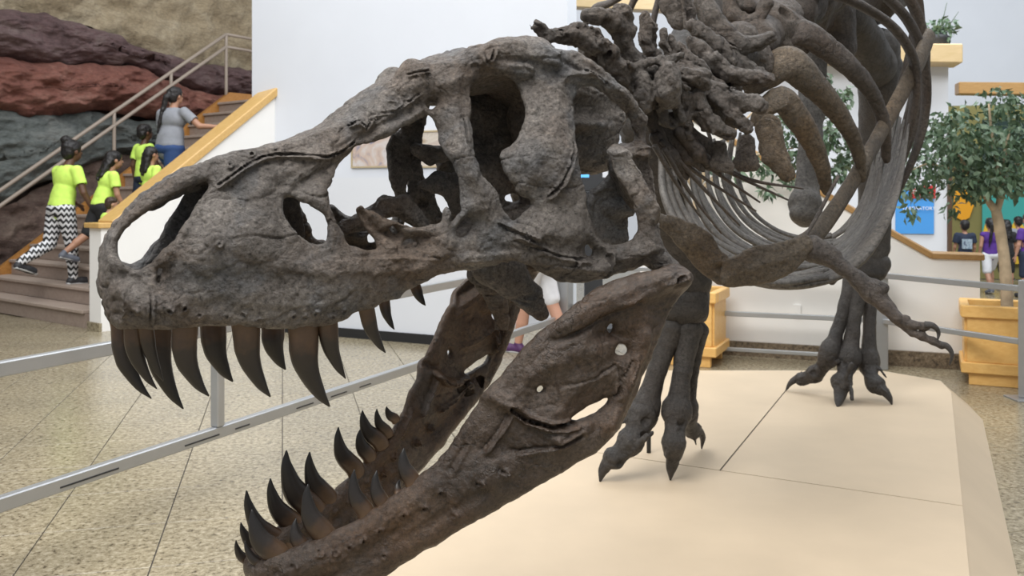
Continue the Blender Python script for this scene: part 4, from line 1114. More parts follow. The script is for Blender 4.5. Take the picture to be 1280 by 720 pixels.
# corridor opening: side jamb, dark recess, painted wall
M['olive'] = simple('olive_paint', (.22, .20, .07), .8, noise=.1, scale=2)
M['dkgreen'] = simple('dark_green_paint', (.012, .035, .03), .7)
M['teal'] = simple('teal_paint', (.05, .36, .33), .7)
M['amber'] = simple('amber_paint', (.80, .36, .015), .7)
M['yellow'] = simple('yellow_paint', (.75, .48, .04), .7)
M['brownpost'] = simple('brown_post', (.10, .055, .03), .6)
struct(wall_poly('wall_corridor', P(1150, 300, 17.2), P(1440, 300, 16.4), [(0, 3.2), (1, 3.2)], 0.2, M['olive']))
jamb = gb + (gb - ga) * 0.001
b = MB(); b.box(np.array([P(1189, 300, 11.7)[0], 11.75, 1.25]), (.022, 0, 0), (0, .03, 0), (0, 0, 1.25)); struct(b.build('trim_4', M['brownpost']))
mural = empty('mural', (P(1250, 300, 16.8)[0], 16.8, 1.0), 'painted mural of orange sun, teal band and yellow flames in the corridor', 'mural')
def mpoly(nm, pl, mat, dd=0.0):
    d0 = 16.72 - dd
    pts = []
    for x, y in pl:
        dcol = 17.17 + (x - 1150) / 290 * (16.37 - 17.17) - 0.02 - dd
        pts.append(P(x, y, dcol))
    b = MB(); b.prism(pts, (0, .012, 0)); b.build(nm, mat, mural)
mpoly('sun', [(1192, 232), (1200, 228), (1215, 232), (1218, 255), (1212, 272), (1204, 276), (1192, 270)], M['amber'])
mpoly('dark_band', [(1228, 150), (1420, 150), (1420, 240), (1228, 240)], M['dkgreen'])
mpoly('teal_band', [(1228, 238), (1420, 238), (1420, 330), (1228, 330)], M['teal'], .014)
mpoly('flames', [(1228, 330), (1229, 290), (1234, 272), (1242, 290), (1250, 276), (1262, 288), (1272, 270), (1284, 290), (1300, 272), (1310, 330)], M['yellow'], .028)
# parapet in front of the ramp: cream wall, sloped wooden cap, granite foot
kA = G(800, 436); kB = G(1225, 463)
ek = kB - kA; lk = np.linalg.norm(ek); ek /= lk; nk = np.array([-ek[1], ek[0], 0])
def on_par(px, py):
    r = np.array([(px - CX) / F, 1.0]); A2 = np.array([[r[0], -ek[0]], [r[1], -ek[1]]])
    t, s_ = np.linalg.solve(A2, kA[:2])
    return s_ / lk, H - t * (py - HOR) / F
tops = [on_par(800, 112), on_par(1110, 292), on_par(1165, 323), on_par(1225, 325)]
tops[0] = (0.0, tops[0][1]); tops[-1] = (1.0, tops[-1][1])
struct(wall_poly('wall_parapet', kA, kB, tops, 0.22, M['cream']))
for i in range(3):
    (ta, za), (tb, zb) = tops[i], tops[i + 1]
    a = kA + ek * lk * ta + Z3 * (za + .025) + nk * .11; c = kA + ek * lk * tb + Z3 * (zb + .025) + nk * .11
    if i == 2: c = c + ek * .03
    e = (c - a); ln = np.linalg.norm(e); e /= ln
    up = np.cross(nk, e); up = up if up[2] > 0 else -up
    b = MB(); b.cbox((a + c) / 2, e * (ln / 2 + .006), nk * .14, up * .028, .008)
    struct(b.build('trim_%d' % (5 + i), M['brown_cap']))
b = MB(); b.box((kA + kB) / 2 - nk * .02 + Z3 * .07, ek * lk / 2, nk * .022, Z3 * .07); struct(b.build('baseboard_parapet', M['granite_base']))
b = MB(); b.box(kB - ek * .12 - nk * .012 + ek * 0 + Z3 * .46 - ek * 1.45, ek * .035, nk * .012, Z3 * .06)
socket = b.build('wall_outlet', M['cream']); tag(socket, 'small cream outlet plate on the parapet behind the far foot', 'outlet')

# framed photographs on the white wall
M['frame_gold'] = simple('frame_gold', (.45, .36, .22), .5)
def photo_mat(name, cols, sc):
    m, N, L, bs = new_mat(name); tc = N.new('ShaderNodeTexCoord')
    n = noise_node(N, L, tc, sc, 4, 0.6, 0.8); r = ramp(N, cols); L.new(n.outputs['Fac'], r.inputs['Fac']); L.new(r.outputs['Color'], bs.inputs['Base Color']); bs.inputs['Roughness'].default_value = .4
    return m
M['photo1'] = photo_mat('photo_print_desert', [(.3, (.20, .22, .34)), (.45, (.55, .42, .34)), (.6, (.62, .58, .56)), (.75, (.34, .22, .18))], 5)
M['photo2'] = photo_mat('photo_print_ruins', [(.3, (.40, .30, .20)), (.5, (.62, .56, .48)), (.7, (.30, .16, .14))], 5)
def on_main(px, py):
    r = np.array([(px - CX) / F, 1.0]); A2 = np.array([[r[0], -D2[0]], [r[1], -D2[1]]])
    t, s_ = np.linalg.solve(A2, pA[:2])
    return np.array([r[0] * t, t, H - t * (py - HOR) / F])
for (x0, y0, x1, y1, mt, lab) in [(440, 164, 492, 210, 'photo1', 'framed print of blue and tan landscape on the white wall'), (494, 164, 568, 210, 'photo2', 'framed print of pale tan buildings on the white wall')]:
    c = (on_main(x0, y0) + on_main(x1, y1)) / 2
    wd = np.linalg.norm((on_main(x1, y0) - on_main(x0, y0))[:2]) / 2; hh = (on_main(x0, y0)[2] - on_main(x0, y1)[2]) / 2
    nf = np.array([-D2[1], D2[0], 0]); c = c - nf * .016
    fo = empty('framed_picture', c - Z3 * hh, lab, 'picture')
    MB().box(c + nf * .004, D2 * (wd - .02), nf * .008, Z3 * (hh - .02)).build('print', M[mt], fo)
    for s_ in (-1, 1):
        MB().cbox(c + Z3 * s_ * (hh - .012), D2 * wd, nf * .015, Z3 * .012, .003).build('frame_bar', M['frame_gold'], fo)
        MB().cbox(c + D2 * s_ * (wd - .012), D2 * .012, nf * .015, Z3 * (hh - .024), .003).build('frame_bar', M['frame_gold'], fo)

# information kiosk seen through the cheek opening
M['screen'] = simple('screen_blue', (.1, .35, .7), .3)
sb_ = M['screen'].node_tree.nodes['Principled BSDF']; sb_.inputs['Emission Color'].default_value = (.12, .45, .9, 1); sb_.inputs['Emission Strength'].default_value = .9
M['charcoal'] = simple('charcoal_panel', (.03, .032, .036), .5)
kc = G(742, 420)
kio = empty('information_kiosk', kc, 'dark kiosk with a small glowing blue screen behind the cheek opening', 'kiosk')
z_ = lambda py: H - kc[1] * (py - HOR) / F
xk = lambda px: kc[1] * (px - CX) / F
MB().cbox((xk(742), kc[1], .06), (.26, 0, 0), (0, .2, 0), (0, 0, .06), .01).build('base', M['charcoal'], kio)
MB().cbox((xk(742), kc[1] + .04, (z_(240) + .12) / 2), (.10, 0, 0), (0, .06, 0), (0, 0, (z_(240) - .12) / 2), .01).build('column', M['charcoal'], kio)
MB().cbox((xk(743), kc[1], z_(206)), (.22, 0, 0), (0, .05, 0), (0, 0, .30), .015).build('cabinet', M['charcoal'], kio)
MB().cbox((xk(730), kc[1] - .052, z_(215)), (.052, 0, 0), (0, .005, 0), (0, 0, .062), .002).build('screen', M['screen'], kio)
MB().cbox((xk(756), kc[1] - .052, z_(215)), (.03, 0, 0), (0, .004, 0), (0, 0, .062), .002).build('notice', M['white'], kio)

# sign board on the gallery wall
M['sign_blue'] = simple('sign_blue', (.07, .32, .76), .45)
M['sign_red'] = simple('sign_red', (.55, .03, .03), .45)
M['sign_white'] = simple('sign_white', (.85, .86, .88), .5)
def gal(px, py): 
    r = np.array([(px - CX) / F, 1.0]); eg = (gb - ga)[:2]; eg = eg / np.linalg.norm(eg)
    A2 = np.array([[r[0], -eg[0]], [r[1], -eg[1]]]); t, s_ = np.linalg.solve(A2, ga[:2])
    return np.array([r[0] * t, t, H - t * (py - HOR) / F])
eg3 = (gb - ga) / np.linalg.norm(gb - ga); eg3[2] = 0; ng = np.array([-eg3[1], eg3[0], 0])
sc_ = (gal(1119, 222) + gal(1168, 293)) / 2
sign = empty('sign_board', (sc_[0], sc_[1] - .03, gal(1119, 293)[2]), 'blue sign board with red top panel and white lettering on the gallery wall', 'sign')
def sbox(nm, x0, y0, x1, y1, mat, pr, th=.012):
    a, c = gal(x0, y1), gal(x1, y0); cc = (a + c) / 2 - ng * pr
    return MB().cbox(cc, eg3 * np.linalg.norm((c - a)[:2]) / 2, ng * th, Z3 * (c[2] - a[2]) / 2, .003).build(nm, mat, sign)
sbox('board', 1119, 233, 1167, 292, M['sign_blue'], .015)
sbox('red_panel', 1136, 232, 1169, 248, M['sign_red'], .030, .008)
def text(nm, s_, px, py, hpx, mat, parent):
    cu = bpy.data.curves.new(nm, 'FONT'); cu.body = s_; cu.align_x = 'CENTER'; cu.align_y = 'CENTER'
    cu.size = hpx * 11.7 / F * 1.35; cu.extrude = 0.002
    to = bpy.data.objects.new(nm, cu); COL.objects.link(to)
    dg = bpy.context.evaluated_depsgraph_get(); me = bpy.data.meshes.new_from_object(to.evaluated_get(dg))
    bpy.data.objects.remove(to, do_unlink=True)
    V_ = np.array([v.co for v in me.vertices]); Fc = [tuple(p.vertices) for p in me.polygons]
    c = gal(px, py) - ng * .043
    Wv = c + V_[:, 0:1] * eg3 + V_[:, 1:2] * Z3 - V_[:, 2:3] * ng
    o = mesh(nm, Wv, Fc, mat, parent, False); bpy.data.meshes.remove(me)
    return o
text('lettering', 'LABORATORY', 1148, 260.5, 4.4, M['sign_white'], sign)
for (x0, x1, y0) in ((1142, 1153, 234.2), (1140, 1153, 237.6), (1140, 1151, 240.8), (1143, 1165, 244.6)):     # lines too blurred to read
    sbox('text_line', x0, y0, x1, y0 + 1.4, M['sign_white'], .040, .003)
sbox('corner_patch', 1119, 229, 1136, 246, M['sign_blue'], .020, .012)

# ------------------------------------------------------------------ rock face and staircase
SY = math.radians(38)
ss = np.array([math.sin(SY), math.cos(SY), 0]); sp = np.array([-math.cos(SY), math.sin(SY), 0])
N0 = G(114, 412)
RISE, RUN, NST, SWD = 0.210, 0.2877, 15, 3.4
def st(L, w, z): return N0 + ss * L + sp * w + Z3 * z
stairs = empty('staircase', st(0, SWD / 2, 0), 'brown wooden staircase with orange side board climbing along the rock face', 'staircase')
for i in range(NST):
    z1 = (i + 1) * RISE
    L0 = i * RUN
    b = MB(); b.cbox(st(L0 + RUN / 2 - .012, SWD / 2 + .08, z1 - .02), ss * (RUN / 2 + .014), sp * (SWD / 2 - .08), Z3 * .02, .006); b.build('tread', M['tread'], stairs)
    b = MB(); b.box(st(L0 + RUN / 2 + .012, SWD / 2 + .08, z1 - .04 - (RISE - .04) / 2), ss * (RUN / 2), sp * (SWD / 2 - .08), Z3 * (RISE - .042) / 2); b.build('riser', M['riser'], stairs)
b = MB(); b.box(st(NST * RUN + 1.6, SWD / 2, NST * RISE - .1), ss * 1.6, sp * (SWD / 2 - .02), Z3 * .1); b.build('landing', M['tread'], stairs)
# side board
sl_ = RISE / RUN
b = MB()
pl_ = [st(.30, SWD, 0), st(.30, SWD, .42), st(NST * RUN - .05, SWD, NST * RISE + .20), st(NST * RUN + 3, SWD, NST * RISE + .20), st(NST * RUN + 3, SWD, NST * RISE - .1), st(.6, SWD, 0)]
b.prism(pl_, sp * .09); b.build('side_board', M['orange_wood'], stairs)
b = MB(); b.cbox(st(.28, SWD + .02, .26), ss * .12, sp * .12, Z3 * .26, .01); b.build('end_block', M['orange_wood'], stairs)
# white stair wall with oak cap
capz = lambda L: 1.21 + 0.72 * L
b = MB(); b.prism([st(-.02, 0, 0), st(-.02, 0, 1.19), st(.15, 0, 1.19), st(2.6, 0, capz(2.6) - .06), st(2.6, 0, 0)], -sp * .26)
struct(b.build('wall_stair', M['cream']))
b = MB(); b.cbox(st(.06, -.13, 1.215), ss * .13, sp * .17, Z3 * .03, .008); struct(b.build('trim_8', M['oak_cap']))
a, c = st(.12, -.13, 1.22), st(2.45, -.13, capz(2.45))
e = (c - a); ln = np.linalg.norm(e); e /= ln; up = np.cross(e, sp); up = up if up[2] > 0 else -up
b = MB(); b.cbox((a + c) / 2, e * ln / 2, sp * .17, up * .05, .012); struct(b.build('trim_9', M['oak_cap']))
b = MB(); b.box(st(-.03, -.13, .05), ss * .015, sp * .14, Z3 * .05); struct(b.build('baseboard_stair', M['granite']))
# handrail on the side board
hr = empty('handrail', st(0, SWD + .05, .3), 'taupe metal double handrail along the rock side of the staircase', 'handrail')
def bar(nm, pts, r, mat, parent, n=8, m=10):
    Vt, Ft = sweep(pts, [r] * len(pts), [r] * len(pts), np.array([.3, .2, .93]) if abs((np.asarray(pts[-1]) - np.asarray(pts[0]))[2]) < 1e9 and np.linalg.norm((np.asarray(pts[-1]) - np.asarray(pts[0]))[:2]) > .05 else XV, n, m)
    return mesh(nm, Vt, Ft, mat, parent)
Ltop = NST * RUN - .10
zr = lambda L, o: L * sl_ + o
for o_ in (1.29, 1.07):
    bar('rail', [st(-.9, SWD + .05, zr(-.9, o_)), st(Ltop, SWD + .05, zr(Ltop, o_))], .030, M['taupe_metal'], hr)
    bar('rail', [st(Ltop, SWD + .05, zr(Ltop, o_)), st(Ltop + 2.2, SWD + .05, zr(Ltop, o_) - .05)], .027, M['taupe_metal'], hr)
for L, lo_ in ((.40, .2), (2.16, .2), (3.15, .2), (Ltop, .2)):
    bar('post', [st(L, SWD + .05, zr(L, lo_)), st(L, SWD + .05, zr(L, 1.29))], .028, M['taupe_metal'], hr)

def rock_mat(name, c0, c1, c2, sc=2.0):
    m, N, L, bs = new_mat(name); tc = N.new('ShaderNodeTexCoord')
    mp = N.new('ShaderNodeMapping'); mp.inputs['Scale'].default_value = (1, 1, 2.2); L.new(tc.outputs['Object'], mp.inputs['Vector'])
    n = noise_node(N, L, tc, sc, 9, .68, .6, vec=mp.outputs['Vector']); r = ramp(N, [(.3, c0), (.5, c1), (.7, c2)]); L.new(n.outputs['Fac'], r.inputs['Fac'])
    n2 = noise_node(N, L, tc, 22, 8, .7, 0, vec=mp.outputs['Vector']); r2 = ramp(N, [(.35, (.55, .55, .55)), (.6, (1.1, 1.1, 1.1))]); L.new(n2.outputs['Fac'], r2.inputs['Fac'])
    L.new(mixc(N, L, .7, r.outputs['Color'], r2.outputs['Color'], 'MULTIPLY'), bs.inputs['Base Color']); bs.inputs['Roughness'].default_value = .85
    bp = N.new('ShaderNodeBump'); bp.inputs['Strength'].default_value = .8; bp.inputs['Distance'].default_value = .04
    n3 = noise_node(N, L, tc, 9, 10, .7, .5, vec=mp.outputs['Vector']); L.new(n3.outputs['Fac'], bp.inputs['Height']); L.new(bp.outputs['Normal'], bs.inputs['Normal'])
    return m
M['sand'] = rock_mat('tan_sandstone', (.27, .21, .13), (.36, .29, .19), (.45, .38, .27))
M['maroon'] = rock_mat('maroon_mudstone', (.075, .045, .045), (.125, .075, .075), (.20, .15, .14))
M['redrock'] = rock_mat('red_mudstone', (.14, .050, .038), (.215, .085, .062), (.29, .15, .115))
M['greyrock'] = rock_mat('grey_siltstone', (.075, .085, .082), (.13, .145, .138), (.21, .215, .20))
M['brownrock'] = rock_mat('brown_mudstone', (.07, .045, .038), (.13, .085, .068), (.20, .15, .12))
ROCKW = SWD + .32
def on_rock(px, py, w=ROCKW):
    o_ = N0 + sp * w; r = np.array([(px - CX) / F, 1.0])
    A2 = np.array([[r[0], -ss[0]], [r[1], -ss[1]]]); t, s_ = np.linalg.solve(A2, o_[:2])
    return s_, H - t * (py - HOR) / F
b = MB(); b.box(st(2, ROCKW + .9, 3.6), ss * 8, sp * .3, Z3 * 3.6); rock = struct(b.build('wall_left', M['brownrock']))
def layer(nm, top_px, bot_px, mat, bulge, seed, prot=0.0):
    tp = np.array([on_rock(x, y) for x, y in top_px]); bt = np.array([on_rock(x, y) for x, y in bot_px])
    L_ = np.linspace(-2.6, 7.5, 300); nv_ = 64
    zt = np.interp(L_, tp[:, 0], tp[:, 1]); zb = np.interp(L_, bt[:, 0], bt[:, 1])
    S_ = np.tile(np.linspace(0, 1, nv_), len(L_)); Lr = np.repeat(L_, nv_)
    Zr = np.repeat(zb, nv_) * (1 - S_) + np.repeat(zt, nv_) * S_
    Zr = Zr + .10 * vnoise(np.stack([Lr * 1.4, (S_ > .5) * 3.0, np.full(len(Lr), seed * 1.7)], 1)) + .03 * vnoise(np.stack([Lr * 6, S_ * 2, np.full(len(Lr), seed * 2.7)], 1))
    q3 = lambda a, b_, k_: np.stack([Lr * a, Zr * b_, np.full(len(Lr), seed * k_)], 1)
    nz = fbm(q3(1.3, 2.6, 3.1), 6, seed); rg = np.abs(fbm(q3(1.8, 3.2, 5.7), 5, seed + 3)); fr = np.abs(fbm(q3(5, 8, 7.7), 4, seed + 5))
    out = bulge * (1 - np.abs(2 * S_ - 1) ** 3.5) + prot + nz * .15 - rg * .28 - fr * .09
    W_ = N0 + Lr[:, None] * ss + (ROCKW + .30 - out)[:, None] * sp + Zr[:, None] * Z3
    idx = np.arange(len(L_) * nv_).reshape(len(L_), nv_)
    Q = np.stack([idx[:-1, :-1], idx[1:, :-1], idx[1:, 1:], idx[:-1, 1:]], -1).reshape(-1, 4)
    # thick block: back verts along the outline
    mesh(nm, W_, Q, mat, rock)
T1 = [(-60, 5), (0, 12), (60, 16), (120, 27), (170, 44), (220, 66), (260, 78), (316, 82)]
T2 = [(-60, 56), (0, 62), (60, 68), (110, 76), (150, 83), (190, 88), (230, 104), (260, 112), (316, 118)]
T3 = [(-60, 128), (0, 130), (50, 138), (100, 141), (150, 142), (200, 146), (260, 150), (316, 160)]
T4 = [(-60, 300), (0, 260), (40, 240), (80, 222), (150, 190), (316, 180)]
up_ = lambda Tn, k: [(x, y + k) for x, y in Tn]
layer('sandstone_layer', [(-60, -330), (316, -330)], up_(T1, 3), M['sand'], .16, 1, .02)
layer('maroon_layer', T1, up_(T2, 2), M['maroon'], .30, 2, .06)
layer('red_layer', T2, up_(T3, 2), M['redrock'], .34, 3, .14)
layer('grey_layer', T3, up_(T4, 6), M['greyrock'], .22, 4, .10)
layer('brown_layer', T4, [(-60, 480), (316, 400)], M['brownrock'], .25, 5, .04)

# ------------------------------------------------------------------ barrier railings
def rail_run(name, pts, zs, hh, label, postspec, slots=()):
    root = empty(name, (pts[0][0], pts[0][1], 0), label, 'railing')
    for z, h_ in zip(zs, hh):
        for a, c in zip(pts[:-1], pts[1:]):
            a, c = np.array([a[0], a[1], z]), np.array([c[0], c[1], z])
            e = c - a; ln = np.linalg.norm(e); e /= ln; nv = np.array([-e[1], e[0], 0])
            MB().cbox((a + c) / 2, e * ln / 2, nv * .022, Z3 * h_ / 2, .005).build('rail', M['metal'], root)
    for p, z0, z1, wa, ang in postspec:
        e = np.array([math.cos(ang), math.sin(ang), 0]); nv = np.array([-e[1], e[0], 0])
        MB().cbox(np.array([p[0], p[1], (z0 + z1) / 2]), e * wa / 2, nv * wa / 2, Z3 * (z1 - z0) / 2, .006).build('post', M['metal'], root)
    return root
BY = math.radians(25)
bd = np.array([math.sin(BY), math.cos(BY), 0])
Q0 = np.array([4.87 * (272 - CX) / F, 4.87, 0])
def along(px):
    r = (px - CX) / F
    t = (r * Q0[1] - Q0[0]) / (bd[0] - r * bd[1])
    return Q0 + bd * t
pa_, pb_ = along(-70), along(704)
rr = rail_run('barrier_railing', [pa_, pb_], [.88, .33], [.062, .062], 'low aluminium barrier railing between skull and granite floor, beside the stairs', [(Q0, .36, .86, .055, BY * -1), (pa_, 0, .92, .06, -BY), (pb_, 0, .92, .16, -BY)])
nb = np.array([bd[1], -bd[0], 0])
for x0, x1 in ((71, 144), (227, 270), (290, 308), (367, 388), (410, 430), (446, 460)):
    a, c = along(x0), along(x1); ln = np.linalg.norm(c - a)
    MB().box((a + c) / 2 + nb * .0235 + Z3 * .322, bd * ln / 2, nb * .0012, Z3 * .0035).build('slot', M['slot'], rr)
cB = G(1097, 461); cC = G(1281, 499)
d_bc = math.atan2((cC - cB)[1], (cC - cB)[0])
rail_run('barrier_railing', [pb_ + np.array([.1, 0, 0]), cB], [.84, .44, .10], [.04, .045, .035], 'aluminium barrier railing with three rails behind the hind feet', [(cB, 0, .92, .14, 0)])
rail_run('barrier_railing', [cB + (cC - cB) * .05, cC, cC + (cC - cB) * .6], [.85, .44], [.05, .045], 'aluminium barrier railing passing in front of the tree planter', [(cC, 0.012, .92, .07, d_bc)])
MB().cbox(cC + Z3 * .006, (.11, 0, 0), (0, .11, 0), Z3 * .006, .003).build('foot_plate', M['metal'], bpy.data.objects['barrier_railing.002'])

# ------------------------------------------------------------------ planters and trees
M['soil'] = simple('dark_soil', (.05, .035, .025), .95, noise=.4, scale=40, bump=.8)
def planter(c, yaw, wd, dp, ht, label):
    root = empty('wooden_planter', c, label, 'planter')
    e = np.array([math.cos(yaw), math.sin(yaw), 0]); nv = np.array([-e[1], e[0], 0])
    for s_ in (-1, 1):
        MB().cbox(c + nv * s_ * (dp / 2 - .06) + Z3 * .05, e * (wd / 2 - .05), nv * .03, Z3 * .05, .004).build('skid', M['oak'], root)
        MB().cbox(c + nv * s_ * (dp / 2 - .03) + Z3 * (.19 + (ht - .29) / 2), e * (wd / 2 - .035), nv * .015, Z3 * (ht - .29) / 2, .004).build('panel', M['oak'], root)
        MB().cbox(c + e * s_ * (wd / 2 - .03) + Z3 * (.19 + (ht - .29) / 2), e * .015, nv * (dp / 2 - .045), Z3 * (ht - .29) / 2, .004).build('panel', M['oak'], root)
        MB().cbox(c + nv * s_ * (dp / 2 - .02) + Z3 * (ht - .05), e * (wd / 2 + .01), nv * .035, Z3 * .05, .008).build('rim', M['oak'], root)
        MB().cbox(c + e * s_ * (wd / 2 - .02) + Z3 * (ht - .05), e * .035, nv * (dp / 2 - .055), Z3 * .05, .008).build('rim', M['oak'], root)
    MB().cbox(c + Z3 * .145, e * (wd / 2 + .01), nv * (dp / 2 + .01), Z3 * .045, .008).build('plinth', M['oak'], root)
    MB().cbox(c + Z3 * (ht - .10), e * (wd / 2 - .05), nv * (dp / 2 - .05), Z3 * .03, .01).build('soil', M['soil'], root)
    return c + Z3 * (ht - .07)
cR = G(1238, 484); eR = np.array([math.cos(-.12), math.sin(-.12), 0])
cR = np.array([3.74, 7.64, 0]) + D2 * .40 + D1 * .30
tR = planter(cR, -YAW, .80, .60, .66, 'honey oak tree planter beside the corridor mouth')
cL = G(884, 457) + np.array([-.12, .24, 0])
tL = planter(cL, -YAW, .62, .60, .69, 'honey oak planter partly hidden behind the jaw joint')
M['bark'] = simple('pale_bark', (.46, .36, .24), .8, noise=.25, scale=12, bump=.4)
def leaf_mat():
    m, N, L, bs = new_mat('fig_leaf'); oi = N.new('ShaderNodeTexCoord')
    n = noise_node(N, L, oi, 9, 3); r = ramp(N, [(.3, (.040, .080, .042)), (.5, (.10, .165, .095)), (.72, (.23, .30, .20))]); L.new(n.outputs['Fac'], r.inputs['Fac'])
    L.new(r.outputs['Color'], bs.inputs['Base Color']); bs.inputs['Roughness'].default_value = .45
    return m
M['leaf'] = leaf_mat()
def foliage(name, clumps, mat, parent, size, seed):
    r = np.random.default_rng(seed); Vs = []; Fs = []
    for c, rad, n in clumps:
        c = np.asarray(c); rad = np.asarray(rad)
        for _ in range(n):
            v = r.normal(size=3); v /= np.linalg.norm(v); p = c + v * rad * (r.random() ** .45)
            d = r.normal(size=3) * .6 + np.array([0, 0, -.75]) + v * .4; d /= np.linalg.norm(d)
            s_ = np.cross(d, r.normal(size=3)); s_ /= np.linalg.norm(s_) + 1e-9; up = np.cross(s_, d)
            L_ = size * (.7 + .6 * r.random()); w = L_ * .24
            b0 = len(Vs)
            Vs += [p, p + d * L_ * .4 + s_ * w + up * w * .35, p + d * L_ * .45, p + d * L_ * .4 - s_ * w + up * w * .35, p + d * L_ - up * L_ * .12]
            Fs += [(b0, b0 + 1, b0 + 2), (b0, b0 + 2, b0 + 3), (b0 + 1, b0 + 4, b0 + 2), (b0 + 2, b0 + 4, b0 + 3)]
    o = mesh(name, np.array(Vs), np.array(Fs), mat, parent, False); o['kind'] = 'stuff'
    return o
def tree(name, base, limbs, clumps, label, seed, size=.085):
    root = empty(name, base, label, 'tree')
    for nm, pts, rad in limbs:
        Vt, Ft = sweep(pts, rad, rad, XV, 18, 9, .12, seed); mesh(nm, Vt, Ft, M['bark'], root)
    foliage('foliage', clumps, M['leaf'], root, size, seed)
dR = tR[1]
PR = lambda x, y, o_=0.0: P(x, y, dR + o_)
bR = tR - Z3 * .02; bR = np.array([PR(1259, 300)[0], dR, bR[2]])
limbs = [('trunk', [bR, PR(1256, 330), PR(1250, 290), PR(1245, 262)], [.05, .046, .044, .04]),
         ('branch', [PR(1246, 265), PR(1238, 255), PR(1228, 240), PR(1212, 215), PR(1195, 190, -.1)], [.034, .03, .024, .016, .01]),
         ('branch', [PR(1246, 264), PR(1252, 245), PR(1258, 222), PR(1256, 195), PR(1262, 160)], [.032, .026, .02, .016, .01]),
         ('branch', [PR(1248, 262), PR(1250, 230), PR(1246, 205), PR(1240, 170), PR(1236, 130)], [.026, .022, .018, .014, .008]),
         ('branch', [PR(1257, 212), PR(1272, 205), PR(1290, 198), PR(1310, 180)], [.014, .012, .01, .008]),
         ('branch', [PR(1212, 216), PR(1185, 210, -.1), PR(1160, 205, -.15), PR(1142, 212, -.2)], [.012, .010, .008, .006])]
r_ = np.random.default_rng(5); cl = []
for (x, y, rx, rz, n) in [(1165, 190, .24, .22, 260), (1195, 165, .26, .24, 300), (1228, 175, .28, .26, 380), (1260, 185, .3, .28, 400), (1285, 150, .28, .3, 260), (1215, 215, .24, .16, 260), (1150, 222, .16, .12, 130), (1240, 218, .26, .14, 240),
                          (1262, 120, .20, .14, 150), (1175, 150, .16, .10, 90), (1205, 130, .14, .06, 50), (1275, 215, .2, .14, 150), (1146, 252, .06, .10, 26), (1200, 252, .07, .08, 24), (1310, 180, .3, .35, 260), (1250, 105, .10, .05, 30)]:
    cl.append((PR(x - 8, y + 10, r_.normal() * .15), (rx * 1.12, rx * 1.2, rz * 1.05), int(n * .95)))
tree('fig_tree', bR, limbs, cl, 'green fig tree with pale branching trunk in the planter by the corridor', 11, .074)
dL = tL[1]; PL = lambda x, y, o_=0.0: P(x, y, dL + o_)
bL = np.array([tL[0], dL, tL[2] - .02])
xl = CX + F * bL[0] / dL
limbs = [('trunk', [bL, PL(xl + 2, 320), PL(xl + 6, 280), PL(xl + 10, 240)], [.045, .04, .036, .032]),
         ('branch', [PL(xl + 10, 242), PL(xl + 40, 215), PL(xl + 80, 195), PL(xl + 130, 185)], [.026, .02, .014, .008]),
         ('branch', [PL(xl + 10, 242), PL(xl - 6, 215), PL(xl - 20, 190), PL(xl - 30, 160)], [.024, .018, .012, .008]),
         ('branch', [PL(xl + 10, 242), PL(xl + 30, 190), PL(xl + 60, 160), PL(xl + 90, 130)], [.024, .018, .012, .008])]
cl = []
for (x, y, rx, rz, n) in [(1046, 120, .16, .14, 120), (1040, 165, .16, .2, 190), (1000, 190, .18, .14, 120), (960, 205, .18, .14, 110), (985, 160, .16, .16, 100), (1062, 195, .14, .14, 110), (1045, 215, .14, .1, 90),
                          (920, 215, .14, .14, 90), (870, 200, .2, .2, 140), (838, 190, .16, .2, 120), (960, 238, .10, .06, 30), (988, 226, .10, .06, 36), (1030, 95, .1, .06, 36)]:
    cl.append((PL(x, y, r_.normal() * .12), (rx, rx, rz), n))
tree('fig_tree', bL, limbs, cl, 'green fig tree seen through the ribs behind the neck', 12, .075)
# plant on the tan ledge
lp = P(1172, 58, 11.85)
pot = empty('ledge_plant', lp, 'small dark green leafy plant on the tan ledge beside the shoulder blade', 'plant')
Vt, Ft = sweep([lp - Z3 * .002, lp + Z3 * .12], [.12, .15], [.12, .15], XV, 4, 14); mesh('pot', Vt, Ft, M['charcoal'], pot)
for i in range(7):
    a = r_.normal(size=3) * .16; Vt, Ft = sweep([lp + Z3 * .1, lp + Z3 * .2 + a * .5, lp + Z3 * .34 + a], [.008, .006, .003], [.008, .006, .003], XV, 8, 6); mesh('stem', Vt, Ft, M['leaf'], pot)
foliage('foliage', [(lp + np.array([0, 0, .22]), (.24, .2, .15), 90), (lp + np.array([.12, 0, .26]), (.14, .12, .12), 40)], M['leaf'], pot, .10, 14)

# ------------------------------------------------------------------ people
def cloth(name, col, rough=.8): return simple(name, col, rough, noise=.08, scale=14, bump=.25)
M['neon'] = cloth('neon_yellow_cotton', (.66, .97, .16))
M['greytee'] = cloth('grey_jersey', (.27, .28, .31))
M['denim'] = cloth('blue_denim', (.03, .07, .20))
M['blackcloth'] = cloth('black_cotton', (.016, .016, .018))
M['purple'] = cloth('purple_cotton', (.09, .03, .25))
M['whitecloth'] = cloth('white_cotton', (.75, .76, .80))
M['navy'] = cloth('navy_cotton', (.02, .03, .06))
M['blueprint'] = cloth('blue_print_cotton', (.04, .09, .25))
M['printpanel'] = photo_mat('shirt_print', [(.35, (.12, .2, .3)), (.5, (.45, .55, .62)), (.65, (.1, .13, .2))], 30)
M['skin_dark'] = simple('skin_dark', (.12, .055, .032), .5)
M['skin_tan'] = simple('skin_tan', (.42, .22, .14), .5)
M['skin_light'] = simple('skin_light', (.55, .30, .21), .5)
M['hair_black'] = simple('hair_black', (.012, .010, .010), .45, noise=.3, scale=60, bump=.5)
M['hair_brown'] = simple('hair_brown', (.05, .028, .018), .45, noise=.3, scale=60, bump=.5)
